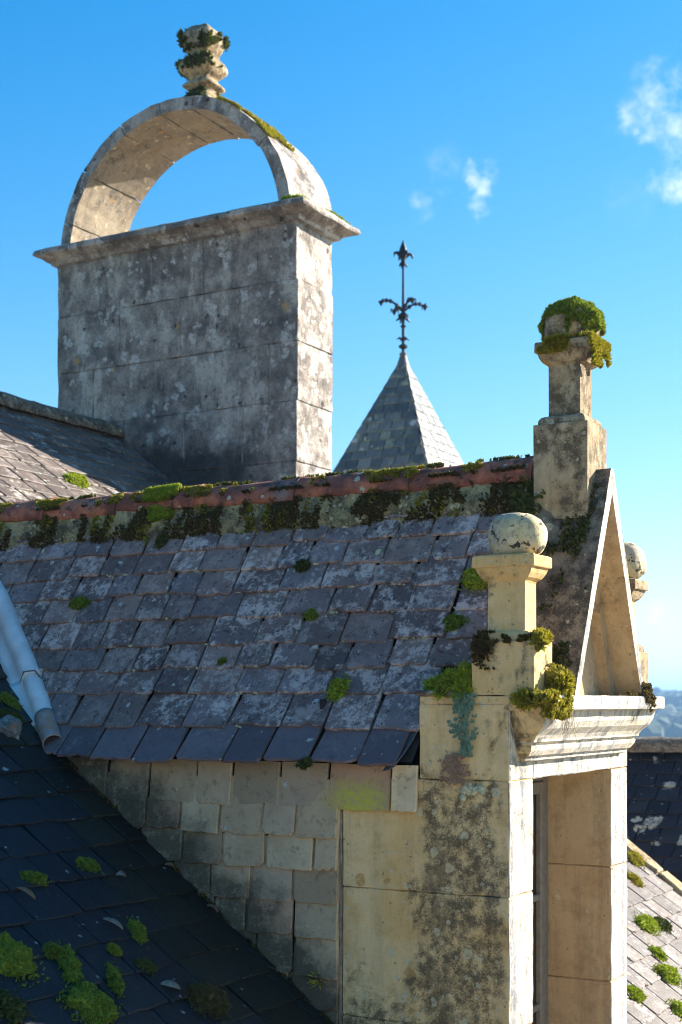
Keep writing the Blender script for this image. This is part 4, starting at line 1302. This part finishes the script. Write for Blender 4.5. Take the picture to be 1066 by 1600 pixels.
# moss on the chimney finial and arch
fp_ = []
for _ in range(3600):
    z = r.random() * .7; j = min(range(len(prof)), key=lambda q: abs(prof[q][1] - z)); rad = prof[j][0]
    k = r.randrange(4); a = r.uniform(-1, 1)
    n_ = [Vector((0, -1, .3)), Vector((1, 0, .3)), Vector((0, 1, .3)), Vector((-1, 0, .3))][k]
    t_ = n_.orthogonal(); t_ = Vector((-n_.y, n_.x, 0))
    p = Vector((FX, FY, FZ + z * 1.04)) + Vector((n_.x, n_.y, 0)) * rad + t_ * rad * a
    up = (.30 < z < .42) or (z > .48 and z < .66) or z < .14
    if not up or noise.noise(p * 5 + Vector((1, 0, 3))) + .5 * noise.noise(p * 17) < .02 - (.12 if k in (0, 3) else -.15): continue
    fp_.append((p, n_))
patch('finial_moss', fp_, M['moss_dark'], 'dark moss coating the stone finial on top of the chimney arch', 'moss', .03, .010, seed=5)
ap = []
for _ in range(1500):
    a = r.uniform(.62, 1.20); v = CV0 + .01 + r.random() ** 1.8 * .45
    p = Vector((AC + (AR + .004) * math.cos(a), v, AZ + (AR + .004) * math.sin(a)))
    if noise.noise(p * 6) < -.05: continue
    ap.append((p, Vector((math.cos(a), 0, math.sin(a)))))
patch('arch_moss', ap, M['moss_yellow'], 'yellow moss strip on the right shoulder of the chimney arch', 'moss', .028, .009, seed=6)
ap = []
for _ in range(1500):
    x = CU1 + r.uniform(-.16, .14); v = r.uniform(CV0 - .02, CV1 + .12); p = Vector((x, v, 4.165 - max(0, x - CU1 + .02) * .40))
    if noise.noise(p * 5) < -.02: continue
    ap.append((p, Vector((.3, 0, 1))))
patch('chimney_cornice_moss', ap, M['moss_bright'], 'bright moss on the right end of the chimney cornice at the arch foot', 'moss', .028, .009, seed=7)
# mossy ridge of the dormer
def ridge_pts(n, seed, v0, v1, thr, sc, off):
    r = random.Random(seed); out = []
    while len(out) < n:
        u = r.uniform(-3.7, -.18); v = r.uniform(v0, v1)
        q_ = noise.noise(Vector((u * sc, v * sc * 1.6, off))) + .55 * noise.noise(Vector((u * sc * 3.3, v * sc * 5, off + 4)))
        if thr > -.9 and r.random() > (q_ - thr + .12) / .3: continue
        if v < .632: p_ = mort(u, (v - .572) / .06); out.append((p_, Vector((0, -.9, .4)))); continue
        else:
            c_ = max(-1, min(1, (VC - v) / .112)); z = .986 + .114 * math.sqrt(1 - c_ * c_); nn = Vector((0, -c_, math.sqrt(1 - c_ * c_)))
        out.append((Vector((u, v, z)), nn))
    return out
patch('ridge_moss', ridge_pts(7000, 1, .572, .638, .06, 6, 3), M['moss_brown'], 'brown green moss crust on the mortar under the terracotta ridge tiles', 'moss', .015, .005, 4, 2, None, None, 'stuff')
patch('ridge_moss', ridge_pts(2200, 2, .572, .68, .25, 5, 9), M['moss_yellow'], 'olive yellow moss dabs along the terracotta ridge', 'moss', .016, .005, 4, 3, None, None, 'stuff')
patch('ridge_moss', ridge_pts(900, 4, .70, .80, .25, 8, 5), M['moss_dark'], 'short dark moss along the crest of the terracotta ridge', 'moss', .014, .005, 4, 4, None, None, 'stuff')
pts = [(p, n) for p, n in ridge_pts(60000, 5, .575, .74, -1, 5, 2) if ((p.x + 2.17) / .10) ** 2 + ((p.y - .665) / .068) ** 2 < .75 + 1.3 * noise.noise(p * 13)]
patch('ridge_cushion_moss', pts, M['moss_bright'], 'vivid green moss tuft draped over the ridge tile left of centre', 'moss', .026, .006, 5, 6)
# fern-like moss where the ridge dies into the apex pinnacle
r = random.Random(31)
pts = []
for _ in range(900):
    u = -.16 + r.gauss(0, .028); v = .625 + r.gauss(0, .03); z = dorm_z(v) - .03 + r.gauss(0, .05)
    pts.append((Vector((u - .02, v - .03, z)), Vector((-.3, -1, .5))))
patch('moss_clump', pts, M['moss_dark'], 'ragged dark moss clump where slates meet the foot of the apex pinnacle', 'moss', .03, .006, 4, 8)
pts = []
for _ in range(5200):
    t = r.random(); u = r.uniform(-.20, .15); z = r.uniform(.08, .95)
    v = PV - PH + (z - .03) / (PZ - .05) * (PH - .03) - .004
    if u < -.02:
        f = (-.018 - u) / .197; vb = .115 + (z - .03) / (PZ + .01) * (PV - .05 - .115); v = v + (vb - v) * f - .006
    q = Vector((u * 7, z * 5, 4.0))
    if r.random() > (noise.noise(q) + .5 * noise.noise(q * 3.1) - .12) / .5: continue
    pts.append((Vector((u, v, z)), Vector((0, -.9, .45))))
patch('parapet_moss', pts, M['moss_dark'], 'patchy dark moss streaks on the lichened gable flank behind the near pinnacle', 'moss', .018, .005, 4, 9, None, None, 'stuff')

# sedum and grass on the shoulder
def blob_pts(c, rad, n, seed, sq=(1, 1, 1)):
    r = random.Random(seed); out = []
    for _ in range(n):
        d = Vector((r.gauss(0, 1), r.gauss(0, 1), r.gauss(0, 1))).normalized(); k = r.random() ** .4
        p = Vector(c) + Vector((d.x * sq[0], d.y * sq[1], d.z * sq[2])) * rad * k
        out.append((p, d + Vector((0, -.3, .4))))
    return out
pts = blob_pts((-.33, .06, .070), .045, 420, 1, (1.3, .7, .6)) + blob_pts((-.26, .05, .085), .055, 650, 2, (1, .8, .8)) + blob_pts((-.205, .04, .105), .045, 500, 4, (.8, .8, 1.1)) + blob_pts((-.20, .0, .05), .04, 350, 3, (.8, .5, 1.1)) + blob_pts((-.29, .0, .045), .022, 120, 5, (1.5, .5, .8))
patch('shoulder_moss', pts, M['moss_bright'], 'feathery bright green moss on the stone shoulder left of the near pinnacle', 'moss', .026, .004, 4, 10)
def rosettes(pts, r, size):
    V, F = [], []
    for p, n in pts:
        n = n.normalized(); a = n.orthogonal().normalized(); b = n.cross(a)
        for k in range(7):
            an = k * 2.4 + r.uniform(-.3, .3); d = (n * r.uniform(.4, 1.1) + a * math.cos(an) + b * math.sin(an)).normalized(); s_ = d.cross(n).normalized() * size * .28
            o = len(V); t = p + d * size * r.uniform(.7, 1.1); m_ = p + d * size * .55
            V += [p, m_ + s_, t, m_ - s_, m_ + n * size * .22]
            F += [(o, o + 1, o + 4), (o + 1, o + 2, o + 4), (o + 2, o + 3, o + 4), (o + 3, o, o + 4)]
    return V, F
r = random.Random(77)
pts = []
for _ in range(150):
    z = r.uniform(-.21, .04); x = -.185 + r.gauss(0, .02) * (1.2 if z > -.14 else .6) + .012 * math.sin(z * 30); pts.append((Vector((x, -.008 - r.random() * .022, z)), Vector((r.gauss(0, .3), -1, .5))))
V, F = rosettes(pts, r, .016)
o = put('sedum', mesh('sedum', V, F, M['sedum'])); tag(o, 'blue green sedum hanging down the stone shoulder below the near pinnacle', 'plant')
pts = []
for _ in range(170):
    z = -.20 - r.random() * .125; x = -.225 + r.gauss(0, .028) + .03 * (z + .2); pts.append((Vector((x, -.004 - r.random() * .014, z)), Vector((r.gauss(0, .4), -1, .3))))
V, F = rosettes(pts, r, .011)
o = put('dry_sedum', mesh('dry_sedum', V, F, M['sedum_red'])); tag(o, 'dry reddish sedum clinging to the stone below the green sedum', 'plant')
# yellow lichen lump on the pier
V, F = [], []
for k in range(9):
    v_, f_ = dome(.017, .017, .010, r, 10, 4); mm = Matrix.Translation((-.195 + (k % 4) * .024 + r.uniform(-.006, .006), -.001, -.335 - (k // 4) * .018 + r.uniform(-.006, .006))) @ Matrix.Rotation(R(90), 4, 'X')
    V, F = join((V, F), ([mm @ q for q in v_], f_))
o = put('lichen_crust', mesh('lichen_crust', V, F, m_plain('pale_yellow_lichen', (.66, .62, .38), .95, n=(90, .3)), True)); tag(o, 'pale yellow lichen crust on the stone pier under the dry sedum', 'lichen')
# moss on the near pinnacle pedestal
pts = []
for _ in range(1500):
    u = r.uniform(-.155, .10); z = .255 + r.gauss(0, .012); v = -.005
    if u < -.06: z = .25 + r.gauss(-.02, .035)
    if u > -.06 and (abs(z - .254) > .014 or r.random() < .35): continue
    if r.random() > (noise.noise(Vector((u * 12, z * 12, 1))) + .5 * noise.noise(Vector((u * 35, z * 35, 1))) + .15) / .5: continue
    pts.append((Vector((u, v + (.012 if z > .25 else -.002), min(z, .285))), Vector((0, -1, .5))))
patch('pedestal_moss', pts, M['moss_brown'], 'olive brown moss draped over the left corner of the near pinnacle pedestal', 'moss', .016, .004, 4, 12)
pts = blob_pts((.105, .06, .262), .04, 330, 14, (.9, 1.3, .6)) + blob_pts((.118, .02, .245), .03, 160, 15)
patch('pedestal_moss', pts, M['moss_yellow'], 'bright yellow moss tuft on the right corner of the near pinnacle pedestal', 'moss', .018, .005, 4, 13)
# growth on the cornice top
pts = []
for _ in range(2600):
    a = r.random(); u = .03 + a * .16; v = -.01 + r.gauss(0, .02); z = .035 - r.random() * .035 + (.02 if u < .1 else 0)
    if r.random() < .5: v = r.uniform(-.01, .16); u = .17 + r.gauss(0, .015); z = .04 - r.random() ** 2 * .10
    if noise.noise(Vector((u * 16, v * 16, z * 12))) < -.12: continue
    pts.append((Vector((u, v - .006, z)), Vector((.4, -.7, .6))))
pts += blob_pts((.16, .15, .08), .05, 500, 22, (.8, 1.2, 1)) + blob_pts((.08, .0, .02), .045, 500, 23, (1.5, .6, .7))
patch('cornice_moss', pts, M['moss_yellow'], 'yellow green moss spilling over the near end of the dormer cornice', 'moss', .020, .0045, 4, 14)
pts = blob_pts((.12, .16, .11), .055, 90, 24, (1, 1.2, .9)) + blob_pts((.178, .13, .0), .04, 60, 25, (.6, 1, 1.6))
V, F = rosettes(pts, r, .018)
o = put('sedum', mesh('sedum', V, F, M['moss_yellow'])); tag(o, 'yellow tipped sedum at the left foot of the pediment on the cornice', 'plant')
pts = blob_pts((.178, 1.20, .055), .045, 90, 26, (.6, 1.2, 1.1)) + blob_pts((.188, 1.24, .015), .03, 40, 27, (.6, 1, 1.4)) + blob_pts((.15, 1.08, .045), .02, 30, 28, (.6, 2.4, .6))
V, F = rosettes(pts, r, .018)
o = put('sedum', mesh('sedum', V, F, M['moss_brown'])); tag(o, 'brownish sedum at the right foot of the pediment on the cornice end', 'plant')
V, F = [], []
for k in range(16):
    p0 = Vector((.188, r.uniform(.08, .20), .0)); pt = [p0]
    for j in range(7): pt.append(pt[-1] + Vector((r.gauss(.0, .006), r.gauss(0, .010), -.018 + r.gauss(0, .006))))
    V, F = join((V, F), tube(pt, .0011, 4))
o = put('dead_grass', mesh('dry_stems', V, F, M['straw'])); tag(o, 'thin dry stems dangling from the moss over the front of the cornice', 'stem')
# grass-like weed at the foot of the cheek
pts = blob_pts((-.86, -.01, -1.16), .03, 60, 29)
patch('weed', pts, M['moss_yellow'], 'tiny yellow weed rooted between the lowest cheek slates', 'plant', .03, .003, 3, 15)
# debris line along the cheek foot
pts = []
for _ in range(2600):
    u = r.uniform(-2.2, -.75); v = -.008 - abs(r.gauss(0, .014)); pts.append((Vector((u, v, main_z(u) + .024)), Vector((.3, -.4, .8))))
patch('cheek_foot_debris', [q for q in pts if noise.noise(q[0] * 7) > -.15], M['moss_brown'], 'brown moss and leaf litter along the foot of the slate cheek', 'moss', .012, .004, 3, 16, None, None, 'stuff')
# dead leaves
def leaf(u, v, ln, wd, rot, mat, label):
    V, F = [], []
    n = 8
    for i in range(n + 1):
        t = i / n; ww = wd * math.sin(math.pi * min(1, t * .96 + .02)) ** .8; cz_ = .012 * math.sin(t * 3.1) + .004
        V += [(-ww / 2, t * ln, cz_ + .006), (0, t * ln, cz_), (ww / 2, t * ln, cz_ + .008)]
    for i in range(n):
        for k in (0, 1): q = i * 3 + k; F.append((q, q + 1, q + 4, q + 3))
    o = put('dead_leaf', mesh('dead_leaf', V, F, mat, True), None, Matrix.Translation(onM(u, v, .022)) @ mP.to_3x3().to_4x4() @ Matrix.Rotation(rot, 4, 'Z'))
    md = o.modifiers.new('t', 'SOLIDIFY'); md.thickness = .0012
    tag(o, label, 'leaf', 'dead leaves on the dark roof')
leaf(-1.57, -1.0, .085, .028, .5, M['leaf'], 'curled brown leaf on the dark roof near the left frame edge')
leaf(-1.38, -.70, .09, .030, .6, M['leaf_pale'], 'long pale leaf in the middle of the dark roof')
leaf(-1.60, -.40, .05, .028, 1.2, M['leaf_pale'], 'small pale leaf on the dark roof under the slate cheek')
leaf(-1.60, -.05, .05, .02, .9, M['leaf'], 'brown leaf caught at the foot of the cheek, upper one')
leaf(-1.36, -.06, .06, .025, .4, M['leaf'], 'brown leaf caught at the foot of the cheek, middle one')
leaf(-1.10, -.70, .09, .04, 1.0, M['leaf_pale'], 'broad pale leaf beside the round reddish cushion')

# ================================================================== LANDSCAPE
def gz(x, y):
    d = math.hypot(x, y)
    h = -11.0 - 4 * min(1, d / 200)
    k = max(0, min(1, (d - 420) / 380)); k = k * k * (3 - 2 * k)
    h += k * (13 + 8 * noise.noise(Vector((x / 260, y / 260, 2))) + 4 * noise.noise(Vector((x / 90, y / 90, 7))))
    return h
V, F = [(0, 0, -11.0)], []
rads = [8, 25, 60, 110, 180, 260, 340, 420, 480, 540, 600, 660, 720, 800, 900, 1100, 1500, 2200, 3200, 4600]
NA = 120
for d in rads:
    for k in range(NA):
        a = 2 * math.pi * k / NA; V.append((d * math.cos(a), d * math.sin(a), gz(d * math.cos(a), d * math.sin(a))))
for k in range(NA): F.append((0, 1 + k, 1 + (k + 1) % NA))
for i in range(len(rads) - 1):
    for k in range(NA): F.append((1 + i * NA + k, 1 + (i + 1) * NA + k, 1 + (i + 1) * NA + (k + 1) % NA, 1 + i * NA + (k + 1) % NA))
s = Mat('meadow', .95)
c = s.mix(s.mr(s.noise(.012, 4, .6), .4, .62), (.10, .13, .035), (.20, .20, .07))
bounce_ground = s.mr(s.math('ADD', s.vec('LENGTH', s.P), s.math('MULTIPLY', s.noise(.2, 3, .5), 8)), 70, 58)      # unseen pale gravel round the house, added to bounce warm light upwards
c = s.mix(bounce_ground, c, s.mix(s.noise(3, 5, .7), (.58, .50, .38), (.42, .36, .27))); s.col(c)
tag(build('ground', V, F, s.done(), None, True), kind='structure')
s = Mat('woodland_foliage', .9)
c = s.ramp(s.noise(.05, 3, .6), [(.3, (.02, .035, .012)), (.55, (.045, .065, .02)), (.75, (.12, .10, .03))]); s.col(c)
Mw = s.done()
ico = bmesh.new(); bmesh.ops.create_icosphere(ico, subdivisions=2, radius=1); ico.verts.ensure_lookup_table()
IV = [v.co.copy() for v in ico.verts]; IF = [tuple(v.index for v in f.verts) for f in ico.faces]; ico.free()
V, F = [], []
r = random.Random(99)
cam_a = math.atan2(FWD.y, FWD.x)
n = 0
while n < 2600:
    a = cam_a + r.uniform(-.6, .5); d = r.uniform(470, 900) if r.random() < .85 else r.uniform(330, 470)
    x, y = CAM.x + d * math.cos(a), CAM.y + d * math.sin(a)
    if d < 520 and noise.noise(Vector((x / 60, y / 60, 1))) < .1: continue
    h = r.uniform(6, 9.5); w_ = h * r.uniform(.55, .8); sd_ = r.uniform(0, 100); b = gz(x, y)
    o0 = len(V)
    for q in IV:
        k = 1 + .30 * noise.noise(q * 1.7 + Vector((sd_, 0, 0))) + .2 * noise.noise(q * 4 + Vector((0, sd_, 0)))
        V.append((x + q.x * w_ * k, y + q.y * w_ * k, b + h * .52 + q.z * h * .52 * k))
    F += [(i + o0, j + o0, k + o0) for i, j, k in IF]
    n += 1
tag(build('far_woodland', V, F, Mw), 'far wooded hillside fading into blue haze at right', 'woodland', None, 'stuff')

# haze: the air between here and the hills
s = bpy.data.materials.new('haze_air'); s.use_nodes = True; t = s.node_tree; t.nodes.clear()
ou = t.nodes.new('ShaderNodeOutputMaterial'); pv = t.nodes.new('ShaderNodeVolumePrincipled')
pv.inputs['Color'].default_value = (.35, .62, 1.0, 1); pv.inputs['Density'].default_value = .00055; pv.inputs['Anisotropy'].default_value = .2
t.links.new(pv.outputs[0], ou.inputs['Volume'])
V, F = rough_box(-5200, 5200, -5200, 5200, -40, 60, 1e6, 1, 0)
HAZE = True
if HAZE: tag(build('haze', V, F, s), 'thin blue autumn haze over the valley', 'haze', None, 'stuff')
